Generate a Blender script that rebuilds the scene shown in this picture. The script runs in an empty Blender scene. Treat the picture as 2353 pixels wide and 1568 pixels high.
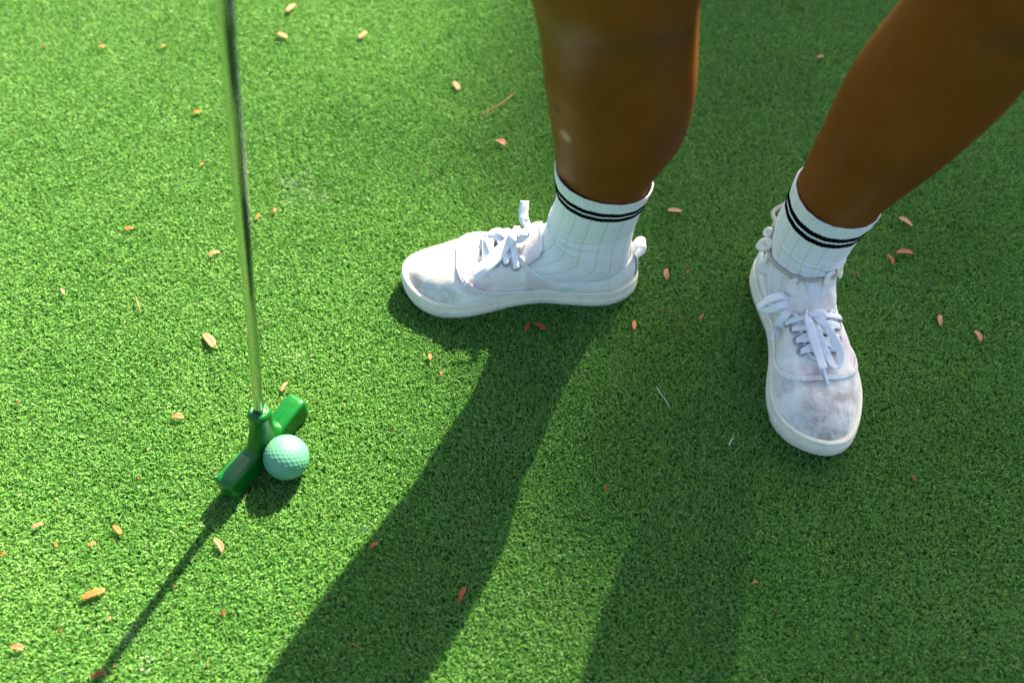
import bpy, bmesh, math, random
import numpy as np
from mathutils import Vector, Matrix
from mathutils.bvhtree import BVHTree

random.seed(7)
rng = np.random.default_rng(11)
R = math.radians
scene = bpy.context.scene
COL = scene.collection

# ------------------------------------------------------------------ camera, sky, sun, exposure
CAM_H, PITCH, FPX = 0.852, R(55), 2287.0            # metres, degrees below the horizon, focal length in 2352-px units
cam_data = bpy.data.cameras.new("camera")
cam_data.sensor_width = 36.0
cam_data.lens = 35.0
cam_data.clip_start = 0.02
cam_data.clip_end = 400
cam_data.dof.use_dof = True
cam_data.dof.focus_distance = 0.985
cam_data.dof.aperture_fstop = 2.9
cam = bpy.data.objects.new("camera", cam_data)
COL.objects.link(cam)
cam.location = (0, 0, CAM_H)
cam.rotation_euler = (R(90) - PITCH, 0, 0)
scene.camera = cam

SUN_EL = R(39)
SUN_AZ = Vector((0.505, 0.863, 0)).normalized()      # horizontal direction towards the sun
SUN_DIR = Vector((SUN_AZ.x * math.cos(SUN_EL), SUN_AZ.y * math.cos(SUN_EL), math.sin(SUN_EL)))

world = bpy.data.worlds.new("World")
scene.world = world
world.use_nodes = True
wn = world.node_tree.nodes
wl = world.node_tree.links
wn.clear()
sky = wn.new("ShaderNodeTexSky")
sky.sky_type = 'NISHITA'
sky.sun_disc = False
sky.sun_elevation = SUN_EL
sky.sun_rotation = math.atan2(SUN_AZ.x, SUN_AZ.y)
sky.air_density = 1.0
sky.dust_density = 3.0
bg = wn.new("ShaderNodeBackground")
bg.inputs["Strength"].default_value = 0.06
wo = wn.new("ShaderNodeOutputWorld")
wl.new(sky.outputs[0], bg.inputs[0])
wl.new(bg.outputs[0], wo.inputs[0])

sun_data = bpy.data.lights.new("sun", 'SUN')
sun_data.energy = 5.0
sun_data.angle = R(0.75)
sun_data.color = (1.0, 0.90, 0.64)
sun = bpy.data.objects.new("sun", sun_data)
COL.objects.link(sun)
sun.rotation_euler = SUN_DIR.to_track_quat('Z', 'Y').to_euler()

scene.view_settings.view_transform = 'Standard'
scene.view_settings.look = 'None'
scene.view_settings.gamma = 1.0
scene.view_settings.use_curve_mapping = False
scene.view_settings.exposure = 2.6
scene.render.engine = 'CYCLES'
scene.cycles.use_adaptive_sampling = False
scene.cycles.use_denoising = True
scene.cycles.denoiser = 'OPENIMAGEDENOISE'
scene.cycles.denoising_input_passes = 'RGB_ALBEDO_NORMAL'
scene.cycles.denoising_prefilter = 'NONE'
scene.cycles.max_bounces = 8
scene.cycles.sample_clamp_indirect = 1.5
scene.cycles.caustics_reflective = False
scene.cycles.caustics_refractive = False


# ------------------------------------------------------------------ helpers
def pix_ray(x, y):
    """direction of the photograph's ray through a point given in 2352x1568 units (depth component 1)"""
    u, v = (x - 1176) / FPX, (y - 784) / FPX
    c, s = math.cos(PITCH), math.sin(PITCH)
    return Vector((u, c - v * s, -(s + v * c)))


def at(x, y, z=0.0):
    d = pix_ray(x, y)
    t = (z - CAM_H) / d.z
    return Vector((0, 0, CAM_H)) + d * t


def new_mat(name):
    m = bpy.data.materials.new(name)
    m.use_nodes = True
    n = m.node_tree.nodes
    n.clear()
    out = n.new("ShaderNodeOutputMaterial")
    p = n.new("ShaderNodeBsdfPrincipled")
    m.node_tree.links.new(p.outputs[0], out.inputs[0])
    return m, n, m.node_tree.links, p, out


def rgb(c):
    return (c[0], c[1], c[2], 1.0)


def noise(n, l, vec, scale, detail=4, rough=0.55, dist=0.0):
    t = n.new("ShaderNodeTexNoise")
    t.inputs["Scale"].default_value = scale
    t.inputs["Detail"].default_value = detail
    t.inputs["Roughness"].default_value = rough
    t.inputs["Distortion"].default_value = dist
    if vec is not None:
        l.new(vec, t.inputs["Vector"])
    return t.outputs["Fac"]


def ramp(n, l, fac, stops):
    r = n.new("ShaderNodeValToRGB")
    e = r.color_ramp.elements
    e[0].position, e[0].color = stops[0][0], rgb(stops[0][1])
    e[1].position, e[1].color = stops[1][0], rgb(stops[1][1])
    for p, c in stops[2:]:
        k = e.new(p)
        k.color = rgb(c)
    l.new(fac, r.inputs[0])
    return r.outputs[0]


def mixc(n, l, fac, a, b, blend='MIX'):
    m = n.new("ShaderNodeMix")
    m.data_type = 'RGBA'
    m.blend_type = blend
    for val, key in ((fac, 0), (a, 6), (b, 7)):
        if isinstance(val, (int, float)):
            m.inputs[key].default_value = val
        elif isinstance(val, tuple):
            m.inputs[key].default_value = rgb(val)
        else:
            l.new(val, m.inputs[key])
    return m.outputs[2]


def mth(n, l, op, a, b=None, clamp=False):
    m = n.new("ShaderNodeMath")
    m.operation = op
    m.use_clamp = clamp
    for k, val in enumerate((a, b)):
        if val is None:
            continue
        if isinstance(val, (int, float)):
            m.inputs[k].default_value = val
        else:
            l.new(val, m.inputs[k])
    return m.outputs[0]


def maprange(n, l, v, a, b, c=0.0, d=1.0):
    m = n.new("ShaderNodeMapRange")
    m.interpolation_type = 'SMOOTHSTEP'
    l.new(v, m.inputs[0])
    for k, val in zip((1, 2, 3, 4), (a, b, c, d)):
        m.inputs[k].default_value = val
    return m.outputs[0]


def bump(n, l, p, height, strength, dist):
    b = n.new("ShaderNodeBump")
    b.inputs["Strength"].default_value = strength
    b.inputs["Distance"].default_value = dist
    l.new(height, b.inputs["Height"])
    l.new(b.outputs[0], p.inputs["Normal"])
    return b


def coords(n, which="Object"):
    return n.new("ShaderNodeTexCoord").outputs[which]


def sep(n, l, v):
    s = n.new("ShaderNodeSeparateXYZ")
    l.new(v, s.inputs[0])
    return s.outputs


def link_mesh(name, verts, faces, mat, parent=None, smooth=True, uvs=None):
    if not isinstance(mat, bpy.types.Material):                     # called as (name, verts, faces, uvs, material, parent)
        uvs, mat, parent, smooth = mat, parent, (None if smooth is True else smooth), True
    me = bpy.data.meshes.new(name)
    me.from_pydata([tuple(v) for v in verts], [], faces)
    if uvs is not None:
        lay = me.uv_layers.new(name="UVMap")
        lay.data.foreach_set("uv", np.asarray(uvs, dtype=np.float32).ravel())
    me.update()
    if smooth:
        me.polygons.foreach_set("use_smooth", [True] * len(me.polygons))
    me.materials.append(mat)
    o = bpy.data.objects.new(name, me)
    COL.objects.link(o)
    if parent is not None:
        o.parent = parent
    return o


def empty(name, loc=(0, 0, 0), rot=(0, 0, 0), scale=(1, 1, 1), parent=None):
    o = bpy.data.objects.new(name, None)
    o.location, o.rotation_euler, o.scale = loc, rot, scale
    o.empty_display_size = 0.05
    COL.objects.link(o)
    if parent is not None:
        o.parent = parent
    return o


def tag(o, label, cat, group=None):
    o["label"], o["category"] = label, cat
    if group:
        o["group"] = group
    return o


def loft(rings, closed=True, cap=True):
    """rings: list of (N,3) arrays -> verts, faces, per-loop uvs (u round the ring, v metres along)"""
    rings = [np.asarray(r, float) for r in rings]
    n = len(rings[0])
    verts = np.concatenate(rings)
    lens = [0.0]
    for a, b in zip(rings[:-1], rings[1:]):
        lens.append(lens[-1] + float(np.linalg.norm((a - b).mean(0))) + 1e-6)
    faces, uvs = [], []
    for i in range(len(rings) - 1):
        for j in range(n if closed else n - 1):
            k = (j + 1) % n
            faces.append((i * n + j, i * n + k, (i + 1) * n + k, (i + 1) * n + j))
            m = n if closed else n - 1
            u0, u1 = j / m, (j + 1) / m
            uvs += [(u0, lens[i]), (u1, lens[i]), (u1, lens[i + 1]), (u0, lens[i + 1])]
    if cap and closed:
        faces.append(tuple(range(n - 1, -1, -1)))
        uvs += [(0, 0)] * n
        faces.append(tuple((len(rings) - 1) * n + j for j in range(n)))
        uvs += [(0, lens[-1])] * n
    return verts, faces, uvs


def ring(c, a, b, n=48, p=2.0):
    """ellipse (superellipse exponent p) with half axes a and b round c"""
    c, a, b = np.array(c, float), np.array(a, float), np.array(b, float)
    ph = np.arange(n) * 2 * np.pi / n
    co, si = np.cos(ph), np.sin(ph)
    co = np.sign(co) * np.abs(co) ** (2 / p)
    si = np.sign(si) * np.abs(si) ** (2 / p)
    return c + np.outer(co, a) + np.outer(si, b)


def catmull(pts, per=8, closed=False):
    P = np.asarray(pts, float)
    n = len(P)
    out = []
    segs = n if closed else n - 1
    for i in range(segs):
        if closed:
            p0, p1, p2, p3 = P[(i - 1) % n], P[i], P[(i + 1) % n], P[(i + 2) % n]
        else:
            p1, p2 = P[i], P[i + 1]
            p0 = P[i - 1] if i > 0 else 2 * p1 - p2
            p3 = P[i + 2] if i + 2 < n else 2 * p2 - p1
        for k in range(per):
            t = k / per
            out.append(0.5 * ((2 * p1) + (-p0 + p2) * t + (2 * p0 - 5 * p1 + 4 * p2 - p3) * t * t + (-p0 + 3 * p1 - 3 * p2 + p3) * t ** 3))
    if not closed:
        out.append(P[-1])
    return np.array(out)


def tangents(P, closed=False):
    if closed:
        T = np.roll(P, -1, 0) - np.roll(P, 1, 0)
    else:
        T = np.gradient(P, axis=0)
    return T / (np.linalg.norm(T, axis=1, keepdims=True) + 1e-12)


def unit(v):
    v = np.asarray(v, float)
    return v / (np.linalg.norm(v, axis=-1, keepdims=True) + 1e-12)


def tube(P, r, n=10, closed=False, up=(0, 0, 1)):
    """round tube along P; r scalar or per-point"""
    P = np.asarray(P, float)
    T = tangents(P, closed)
    r = np.broadcast_to(np.asarray(r, float), (len(P),))
    N = np.zeros_like(P)
    prev = np.asarray(up, float)
    for i in range(len(P)):
        v = prev - T[i] * np.dot(prev, T[i])
        if np.linalg.norm(v) < 1e-6:
            v = np.cross(T[i], (1, 0.3, 0.2))
        prev = v / np.linalg.norm(v)
        N[i] = prev
    B = np.cross(T, N)
    rings = [ring(P[i], N[i] * r[i], B[i] * r[i], n) for i in range(len(P))]
    if closed:
        rings.append(rings[0])
        return loft(rings, True, False)
    return loft(rings, True, True)


def ribbon(P, N, w, th, closed=False):
    """flat tape along P: N its face normals, w width (scalar or per point), th thickness; rounded edges"""
    P, N = np.asarray(P, float), unit(N)
    T = tangents(P, closed)
    B = unit(np.cross(T, N))
    N = np.cross(B, T)
    w = np.broadcast_to(np.asarray(w, float), (len(P),))
    sec = [(-.5, 0), (-.46, .5), (-.2, .56), (0, .5), (.2, .56), (.44, .5), (.5, 0), (.44, -.5), (0, -.5), (-.44, -.5)]
    rings = [np.array([P[i] + B[i] * s * w[i] + N[i] * h * th for s, h in sec]) for i in range(len(P))]
    if closed:
        rings.append(rings[0])
        return loft(rings, True, False)
    return loft(rings, True, True)


def join_parts(parts):
    V, F, U, off = [], [], [], 0
    for v, f, u in parts:
        V.append(np.asarray(v, float))
        F += [tuple(i + off for i in q) for q in f]
        U += list(u)
        off += len(v)
    return np.concatenate(V), F, U


# ------------------------------------------------------------------ materials
WORN = ((690, 432, 0.026, 0.16), (668, 418, 0.012, 0.26), (722, 450, 0.014, 0.24), (300, 1455, 0.010, 0.24), (335, 1525, 0.008, 0.24),
        (690, 830, 0.014, 0.10), (1165, 1010, 0.015, 0.10), (1095, 1175, 0.016, 0.10), (840, 1212, 0.006, 0.2))


def turf_material():
    m, n, l, p, out = new_mat("turf_fibre")
    a = n.new("ShaderNodeAttribute")
    a.attribute_name = "tint"
    pk = n.new("ShaderNodeAttribute")
    pk.attribute_name = "pick"
    pos = n.new("ShaderNodeNewGeometry").outputs["Position"]
    tone = mth(n, l, 'MULTIPLY', mth(n, l, 'SUBTRACT', noise(n, l, pos, 5.0, 4, 0.6), 0.5), 0.55)
    tint = mth(n, l, 'ADD', a.outputs["Fac"], tone, True)
    col = ramp(n, l, tint, [(0.0, (0.036, 0.155, 0.028)), (0.45, (0.121, 0.310, 0.058)), (0.8, (0.215, 0.425, 0.095)), (1.0, (0.30, 0.50, 0.17))])
    # scuffed places where many fibres have gone whitish
    mask = None
    for px, py, r_, k in WORN:
        c = at(px, py, 0.006)
        d = n.new("ShaderNodeVectorMath")
        d.operation = 'DISTANCE'
        d.inputs[1].default_value = c
        l.new(pos, d.inputs[0])
        f = maprange(n, l, d.outputs["Value"], r_ * 0.2, r_ * 1.6, k, 0.002)
        mask = f if mask is None else mth(n, l, 'MAXIMUM', mask, f)
    w = mth(n, l, 'MULTIPLY', mth(n, l, 'LESS_THAN', pk.outputs["Fac"], mask), 0.6)
    col = mixc(n, l, w, col, (0.50, 0.56, 0.45))
    l.new(col, p.inputs["Base Color"])
    p.inputs["Roughness"].default_value = 0.48
    p.inputs["Specular IOR Level"].default_value = 0.26
    tr = n.new("ShaderNodeBsdfTranslucent")
    l.new(col, tr.inputs[0])
    ms = n.new("ShaderNodeMixShader")
    ms.inputs[0].default_value = 0.5
    l.new(p.outputs[0], ms.inputs[1])
    l.new(tr.outputs[0], ms.inputs[2])
    l.new(ms.outputs[0], out.inputs[0])
    return m


def ground_material():
    m, n, l, p, out = new_mat("turf_backing")
    v = coords(n)
    col = ramp(n, l, noise(n, l, v, 420, 3), [(0.3, (0.035, 0.105, 0.018)), (0.7, (0.065, 0.17, 0.03))])
    l.new(col, p.inputs["Base Color"])
    p.inputs["Roughness"].default_value = 1.0
    p.inputs["Specular IOR Level"].default_value = 0.0
    bump(n, l, p, noise(n, l, v, 600, 3), 0.8, 0.003)
    return m


SKIN_SPOTS = []                                                     # set once the legs stand: where the scar and the bruise lie


def skin_material():
    m, n, l, p, out = new_mat("skin")
    v = coords(n)
    base = ramp(n, l, noise(n, l, v, 14, 6, 0.65), [(0.3, (0.130, 0.036, 0.0038)), (0.68, (0.185, 0.058, 0.0072))])
    fine = noise(n, l, v, 900, 2)
    base = mixc(n, l, mth(n, l, 'MULTIPLY', fine, 0.25), base, (0.11, 0.035, 0.004))
    # a pale old scar and a small dark bruise on the inner shin
    for q, r0, colr, k in (((0.0485, 0.612, 0.2480), 0.0055, (0.50, 0.33, 0.20), 0.55), ((0.0370, 0.615, 0.2790), 0.0045, (0.04, 0.02, 0.012), 0.75)):
        d = n.new("ShaderNodeVectorMath")
        d.operation = 'DISTANCE'
        wv = n.new("ShaderNodeVectorMath")
        wv.operation = 'ADD'
        nz = n.new("ShaderNodeTexNoise")
        nz.inputs["Scale"].default_value = 300
        sc = n.new("ShaderNodeVectorMath")
        sc.operation = 'SCALE'
        sc.inputs[3].default_value = 0.007
        l.new(v, nz.inputs["Vector"])
        l.new(nz.outputs["Color"], sc.inputs[0])
        l.new(v, wv.inputs[0])
        l.new(sc.outputs[0], wv.inputs[1])
        l.new(wv.outputs[0], d.inputs[0])
        SKIN_SPOTS.append(d)
        f = maprange(n, l, d.outputs["Value"], r0 * 0.5, r0 * 1.5, k, 0.0)
        base = mixc(n, l, f, base, colr)
    l.new(base, p.inputs["Base Color"])
    p.inputs["Roughness"].default_value = 0.46
    p.inputs["Specular IOR Level"].default_value = 0.13
    p.inputs["Subsurface Weight"].default_value = 0.0
    p.inputs["Subsurface Radius"].default_value = (1.0, 0.35, 0.15)
    p.inputs["Subsurface Scale"].default_value = 0.004
    rr = mth(n, l, 'ADD', mth(n, l, 'MULTIPLY', noise(n, l, v, 60, 3), 0.20), 0.44)
    l.new(rr, p.inputs["Roughness"])
    hgt = mth(n, l, 'ADD', fine, mth(n, l, 'MULTIPLY', noise(n, l, v, 420, 4, 0.7), 1.6))
    bump(n, l, p, hgt, 0.09, 0.0006)
    return m


def canvas_material(name, dirt, seed, spot):
    m, n, l, p, out = new_mat(name)
    v = coords(n)
    x, y, z = sep(n, l, v)
    off = n.new("ShaderNodeVectorMath")
    off.operation = 'ADD'
    off.inputs[1].default_value = (seed, seed * 1.7, 0)
    l.new(v, off.inputs[0])
    o = off.outputs[0]
    col = ramp(n, l, noise(n, l, o, 26, 3, 0.5, 0.6), [(0.36, (0.67, 0.60, 0.60)), (0.47, (0.78, 0.75, 0.70)), (0.57, (0.76, 0.755, 0.70)), (0.68, (0.57, 0.67, 0.65))])
    pk = maprange(n, l, noise(n, l, o, 60, 3, 0.6), 0.56, 0.72, 0.0, 0.5)
    col = mixc(n, l, pk, col, (0.64, 0.46, 0.50))
    # grime: a soft dull film plus dark rubbed patches, strongest over the toe
    film = maprange(n, l, noise(n, l, o, 34, 5, 0.65), 0.42, 0.66, 0.0, 1.0)
    toe = maprange(n, l, x, 0.150, 0.225, 0.22, 1.0)
    fm = mth(n, l, 'MULTIPLY', mth(n, l, 'MULTIPLY', film, toe), min(1.0, 0.80 * dirt))
    col = mixc(n, l, fm, col, (0.34, 0.315, 0.265))
    st = n.new("ShaderNodeMapping")
    st.inputs["Scale"].default_value = (0.7, 1.5, 1.0)
    l.new(o, st.inputs[0])
    dk = maprange(n, l, noise(n, l, st.outputs[0], 42, 8, 0.74, 0.4), 0.50, 0.66, 0.0, 1.0)
    dd = n.new("ShaderNodeVectorMath")
    dd.operation = 'DISTANCE'
    dd.inputs[1].default_value = spot
    l.new(v, dd.inputs[0])
    near = maprange(n, l, dd.outputs["Value"], 0.010, 0.036, 1.0, 0.0)
    toe2 = mth(n, l, 'MAXIMUM', maprange(n, l, x, 0.190, 0.240, 0.0, 0.7), near)
    soft = mth(n, l, 'MULTIPLY', near, mth(n, l, 'MULTIPLY', noise(n, l, o, 120, 5, 0.7), min(1.0, 0.85 * dirt)))
    col = mixc(n, l, soft, col, (0.27, 0.25, 0.23))
    dm = mth(n, l, 'MULTIPLY', mth(n, l, 'MULTIPLY', dk, toe2), min(1.0, 0.85 * dirt))
    col = mixc(n, l, dm, col, (0.13, 0.125, 0.11))
    l.new(col, p.inputs["Base Color"])
    p.inputs["Roughness"].default_value = 0.9
    p.inputs["Specular IOR Level"].default_value = 0.15
    wv = noise(n, l, v, 1300, 2)
    cr = mth(n, l, 'MULTIPLY', noise(n, l, o, 55, 4), 6.0)
    bump(n, l, p, mth(n, l, 'ADD', mth(n, l, 'MULTIPLY', wv, 1.2), cr), 0.30, 0.0006)
    return m


def rubber_material(name, col, texture=False):
    m, n, l, p, out = new_mat(name)
    v = coords(n)
    x, y, z = sep(n, l, v)
    c = ramp(n, l, noise(n, l, v, 45, 5, 0.65), [(0.35, tuple(k * 0.86 for k in col)), (0.62, col)])
    sc = maprange(n, l, noise(n, l, v, 130, 4, 0.7), 0.60, 0.72, 0.0, 0.45)
    c = mixc(n, l, sc, c, (0.40, 0.40, 0.33))
    l.new(c, p.inputs["Base Color"])
    p.inputs["Roughness"].default_value = 0.6
    p.inputs["Specular IOR Level"].default_value = 0.3
    if texture:
        a = mth(n, l, 'SINE', mth(n, l, 'MULTIPLY', mth(n, l, 'ADD', y, mth(n, l, 'MULTIPLY', z, 1.0)), 6.283 / 0.0030))
        b = mth(n, l, 'SINE', mth(n, l, 'MULTIPLY', mth(n, l, 'SUBTRACT', y, mth(n, l, 'MULTIPLY', z, 1.0)), 6.283 / 0.0030))
        bump(n, l, p, mth(n, l, 'MAXIMUM', a, b), 0.6, 0.0006)
    else:
        bump(n, l, p, noise(n, l, v, 400, 3), 0.15, 0.0005)
    return m


def cloth_material(name, col, scale=900.0):
    m, n, l, p, out = new_mat(name)
    v = coords(n)
    c = ramp(n, l, noise(n, l, v, 70, 4), [(0.3, tuple(k * 0.93 for k in col)), (0.7, col)])
    l.new(c, p.inputs["Base Color"])
    p.inputs["Roughness"].default_value = 0.92
    p.inputs["Specular IOR Level"].default_value = 0.12
    p.inputs["Sheen Weight"].default_value = 0.15
    bump(n, l, p, noise(n, l, v, scale, 2), 0.35, 0.0006)
    return m


def sock_material():
    """u runs round the leg, v is metres along; fine wales at the cuff, courses below, thin beige cable lines"""
    m, n, l, p, out = new_mat("sock_knit")
    uv = coords(n, "UV")
    u, v, _ = sep(n, l, uv)
    ob = coords(n)
    cab = mth(n, l, 'ABSOLUTE', mth(n, l, 'SUBTRACT', mth(n, l, 'FRACT', mth(n, l, 'MULTIPLY', u, 17.0)), 0.5))
    line = maprange(n, l, cab, 0.02, 0.075, 1.0, 0.0)
    at_ = n.new("ShaderNodeAttribute")
    at_.attribute_name = "cuff"
    cuff = at_.outputs["Fac"]
    body = mth(n, l, 'SUBTRACT', 1.0, cuff, True)
    line = mth(n, l, 'MULTIPLY', line, body)
    white = ramp(n, l, noise(n, l, ob, 60, 4), [(0.3, (0.74, 0.755, 0.77)), (0.7, (0.80, 0.81, 0.82))])
    c = mixc(n, l, mth(n, l, 'MULTIPLY', line, 0.75), white, (0.60, 0.60, 0.48))
    wales = mth(n, l, 'SINE', mth(n, l, 'MULTIPLY', u, 6.283 * 120))
    rows = mth(n, l, 'SINE', mth(n, l, 'MULTIPLY', v, 6.283 / 0.0019))
    c = mixc(n, l, mth(n, l, 'MULTIPLY', maprange(n, l, rows, -1.0, -0.2, 0.13, 0.0), body), c, (0.55, 0.60, 0.66))
    c = mixc(n, l, mth(n, l, 'MULTIPLY', maprange(n, l, wales, -1.0, -0.1, 0.38, 0.0), body), c, (0.55, 0.59, 0.64))
    c = mixc(n, l, mth(n, l, 'MULTIPLY', maprange(n, l, wales, -1.0, -0.2, 0.34, 0.0), cuff), c, (0.55, 0.60, 0.64))
    l.new(c, p.inputs["Base Color"])
    p.inputs["Roughness"].default_value = 0.95
    p.inputs["Specular IOR Level"].default_value = 0.08
    p.inputs["Sheen Weight"].default_value = 0.2
    h = mth(n, l, 'ADD', mth(n, l, 'MULTIPLY', wales, mth(n, l, 'ADD', cuff, 0.6)), mth(n, l, 'MULTIPLY', rows, mth(n, l, 'MULTIPLY', body, 0.5)))
    h = mth(n, l, 'SUBTRACT', h, mth(n, l, 'MULTIPLY', line, 1.5))
    bump(n, l, p, h, 0.5, 0.0006)
    return m


def plain(name, col, rough=0.5, metal=0.0, spec=0.5, nscale=0.0, nstr=0.0, var=0.0):
    m, n, l, p, out = new_mat(name)
    v = coords(n)
    if var:
        c = ramp(n, l, noise(n, l, v, 120, 5, 0.6), [(0.3, tuple(k * (1 - var) for k in col)), (0.7, tuple(min(1, k * (1 + var)) for k in col))])
        l.new(c, p.inputs["Base Color"])
    else:
        p.inputs["Base Color"].default_value = rgb(col)
    p.inputs["Roughness"].default_value = rough
    p.inputs["Metallic"].default_value = metal
    p.inputs["Specular IOR Level"].default_value = spec
    if nscale:
        bump(n, l, p, noise(n, l, v, nscale, 3), nstr, 0.0008)
    return m


M_TURF = turf_material()
M_GROUND = ground_material()
M_SKIN = skin_material()
M_CANVAS_A = canvas_material("white_canvas_light_grime", 0.95, 0.37, (0.222, 0.022, 0.034))
M_CANVAS_B = canvas_material("white_canvas_heavy_grime", 1.15, 1.31, (0.222, -0.010, 0.030))
M_SOLE = rubber_material("white_rubber", (0.74, 0.72, 0.58))
M_BUMPER = rubber_material("white_rubber_textured", (0.73, 0.71, 0.57), True)
M_LACE = cloth_material("white_lace", (0.80, 0.81, 0.84), 1400)
M_TAPE = cloth_material("white_tape", (0.76, 0.76, 0.76), 1200)
M_LINING = cloth_material("shoe_lining", (0.70, 0.70, 0.70), 900)
M_SOCK = sock_material()
M_BLACK_KNIT = plain("black_knit", (0.0025, 0.0025, 0.003), 1.0, 0.0, 0.03, 900, 0.3)
M_EYELET = plain("eyelet_metal", (0.36, 0.36, 0.35), 0.28, 1.0)
M_AGLET = plain("aglet_plastic", (0.55, 0.66, 0.78), 0.25)
M_CHROME = plain("chromed_steel", (0.52, 0.53, 0.54), 0.07, 1.0)
M_GREEN = plain("green_rubber", (0.001, 0.088, 0.009), 0.30, 0.0, 0.38, nscale=500, nstr=0.06, var=0.12)
M_BALL = plain("mint_ball_enamel", (0.078, 0.248, 0.155), 0.36, 0.0, 0.5, nscale=300, nstr=0.02, var=0.03)
M_GRIP = plain("black_grip", (0.02, 0.02, 0.02), 0.7, nscale=500, nstr=0.4)
M_CORD = cloth_material("cotton_cord", (0.46, 0.43, 0.36), 1500)
M_SHELL = plain("shell", (0.68, 0.655, 0.59), 0.42, 0.0, 0.45, nscale=260, nstr=0.25, var=0.10)
M_DENIM = cloth_material("dark_shorts", (0.03, 0.035, 0.05), 700)
M_SHIRT = cloth_material("white_shirt", (0.55, 0.55, 0.55), 700)
M_HAIR = plain("dark_hair", (0.012, 0.009, 0.007), 0.5, nscale=300, nstr=0.5)


def leaf_material(name, c0, c1):
    m, n, l, p, out = new_mat(name)
    uv = coords(n, "UV")
    u, v, _ = sep(n, l, uv)
    ob = coords(n)
    c = ramp(n, l, noise(n, l, ob, 260, 5, 0.65), [(0.3, c0), (0.68, c1)])
    mid = maprange(n, l, mth(n, l, 'ABSOLUTE', mth(n, l, 'SUBTRACT', v, 0.5)), 0.02, 0.09, 0.5, 0.0)
    c = mixc(n, l, mid, c, tuple(k * 0.55 for k in c0))
    l.new(c, p.inputs["Base Color"])
    p.inputs["Roughness"].default_value = 0.55
    p.inputs["Specular IOR Level"].default_value = 0.4
    tr = n.new("ShaderNodeBsdfTranslucent")
    l.new(c, tr.inputs[0])
    ms = n.new("ShaderNodeMixShader")
    ms.inputs[0].default_value = 0.2
    l.new(p.outputs[0], ms.inputs[1])
    l.new(tr.outputs[0], ms.inputs[2])
    l.new(ms.outputs[0], out.inputs[0])
    bump(n, l, p, noise(n, l, ob, 700, 3), 0.4, 0.0004)
    return m


LEAF = {
    "pale": leaf_material("leaf_pale_peach", (0.34, 0.145, 0.070), (0.44, 0.215, 0.115)),
    "tan": leaf_material("leaf_tan", (0.304, 0.118, 0.046), (0.396, 0.179, 0.078)),
    "orange": leaf_material("leaf_orange", (0.330, 0.078, 0.012), (0.436, 0.134, 0.023)),
    "red": leaf_material("leaf_red_orange", (0.277, 0.048, 0.012), (0.370, 0.084, 0.023)),
    "pink": leaf_material("leaf_pinkish", (0.343, 0.123, 0.069), (0.422, 0.174, 0.101)),
    "brown": leaf_material("leaf_brown", (0.106, 0.031, 0.009), (0.198, 0.067, 0.023)),
}
M_STALK = plain("dry_stalk", (0.22, 0.11, 0.035), 0.7, var=0.3)
M_THREAD = plain("white_thread", (0.6, 0.62, 0.64), 0.8)

# ------------------------------------------------------------------ ground and turf
g = link_mesh("ground", [(-60, -60, 0), (60, -60, 0), (60, 60, 0), (-60, 60, 0)], [(0, 1, 2, 3)], M_GROUND, smooth=False)
g["kind"] = "structure"
g["label"] = "dark green backing sheet of the putting green"

PILE = 0.0085


TILE = 0.25


def turf_tile(seed):
    """one square of the pile: curly fibres, each two short quads"""
    rng = np.random.default_rng(seed)
    n = 37000
    P = rng.uniform(-TILE / 2, TILE / 2, (n, 2))
    az = rng.uniform(0, 2 * np.pi, n)
    D = np.column_stack([np.cos(az), np.sin(az), np.zeros(n)])
    S = np.column_stack([-np.sin(az), np.cos(az), np.zeros(n)])
    h = rng.uniform(0.0036, 0.0062, n)
    el = R(8) + R(62) * rng.random(n) ** 1.3                      # tip segment's rise
    ln = rng.uniform(0.0019, 0.0034, n)
    w = rng.uniform(0.00070, 0.00112, n)
    tw = rng.uniform(-0.7, 0.7, n)
    z1 = np.array([0, 0, 1.0])
    base = np.column_stack([P, np.zeros(n)])
    mid = base + z1 * h[:, None] * 0.8 + D * (h * rng.uniform(0.1, 0.5, n))[:, None]
    tip = mid + D * (ln * np.cos(el))[:, None] + z1 * (ln * np.sin(el) * 0.8)[:, None]
    S2 = S * np.cos(tw)[:, None] + z1 * np.sin(tw)[:, None]
    hw = (w / 2)[:, None]
    V = np.stack([base - S * hw, base + S * hw, mid - S2 * hw, mid + S2 * hw, tip - S2 * hw * 0.7, tip + S2 * hw * 0.7], 1).reshape(-1, 3)
    F = (np.arange(n)[:, None] * 6 + np.array([0, 1, 3, 2, 2, 3, 5, 4])).ravel()
    me = bpy.data.meshes.new("turf_tile")
    me.vertices.add(len(V))
    me.vertices.foreach_set("co", V.astype(np.float32).ravel())
    me.loops.add(len(F))
    me.loops.foreach_set("vertex_index", F.astype(np.int32))
    nf = 2 * n
    me.polygons.add(nf)
    me.polygons.foreach_set("loop_start", (np.arange(nf) * 4).astype(np.int32))
    me.polygons.foreach_set("loop_total", np.full(nf, 4, np.int32))
    me.polygons.foreach_set("use_smooth", np.ones(nf, bool))
    for nm, val in (("tint", np.clip(rng.normal(0.5, 0.20, n), 0, 1)), ("pick", rng.random(n))):
        at_ = me.attributes.new(nm, 'FLOAT', 'POINT')
        at_.data.foreach_set("value", np.repeat(val, 6).astype(np.float32))
    me.update()
    me.validate()
    me.materials.append(M_TURF)
    return bpy.data.objects.new("turf_tile", me)


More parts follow.
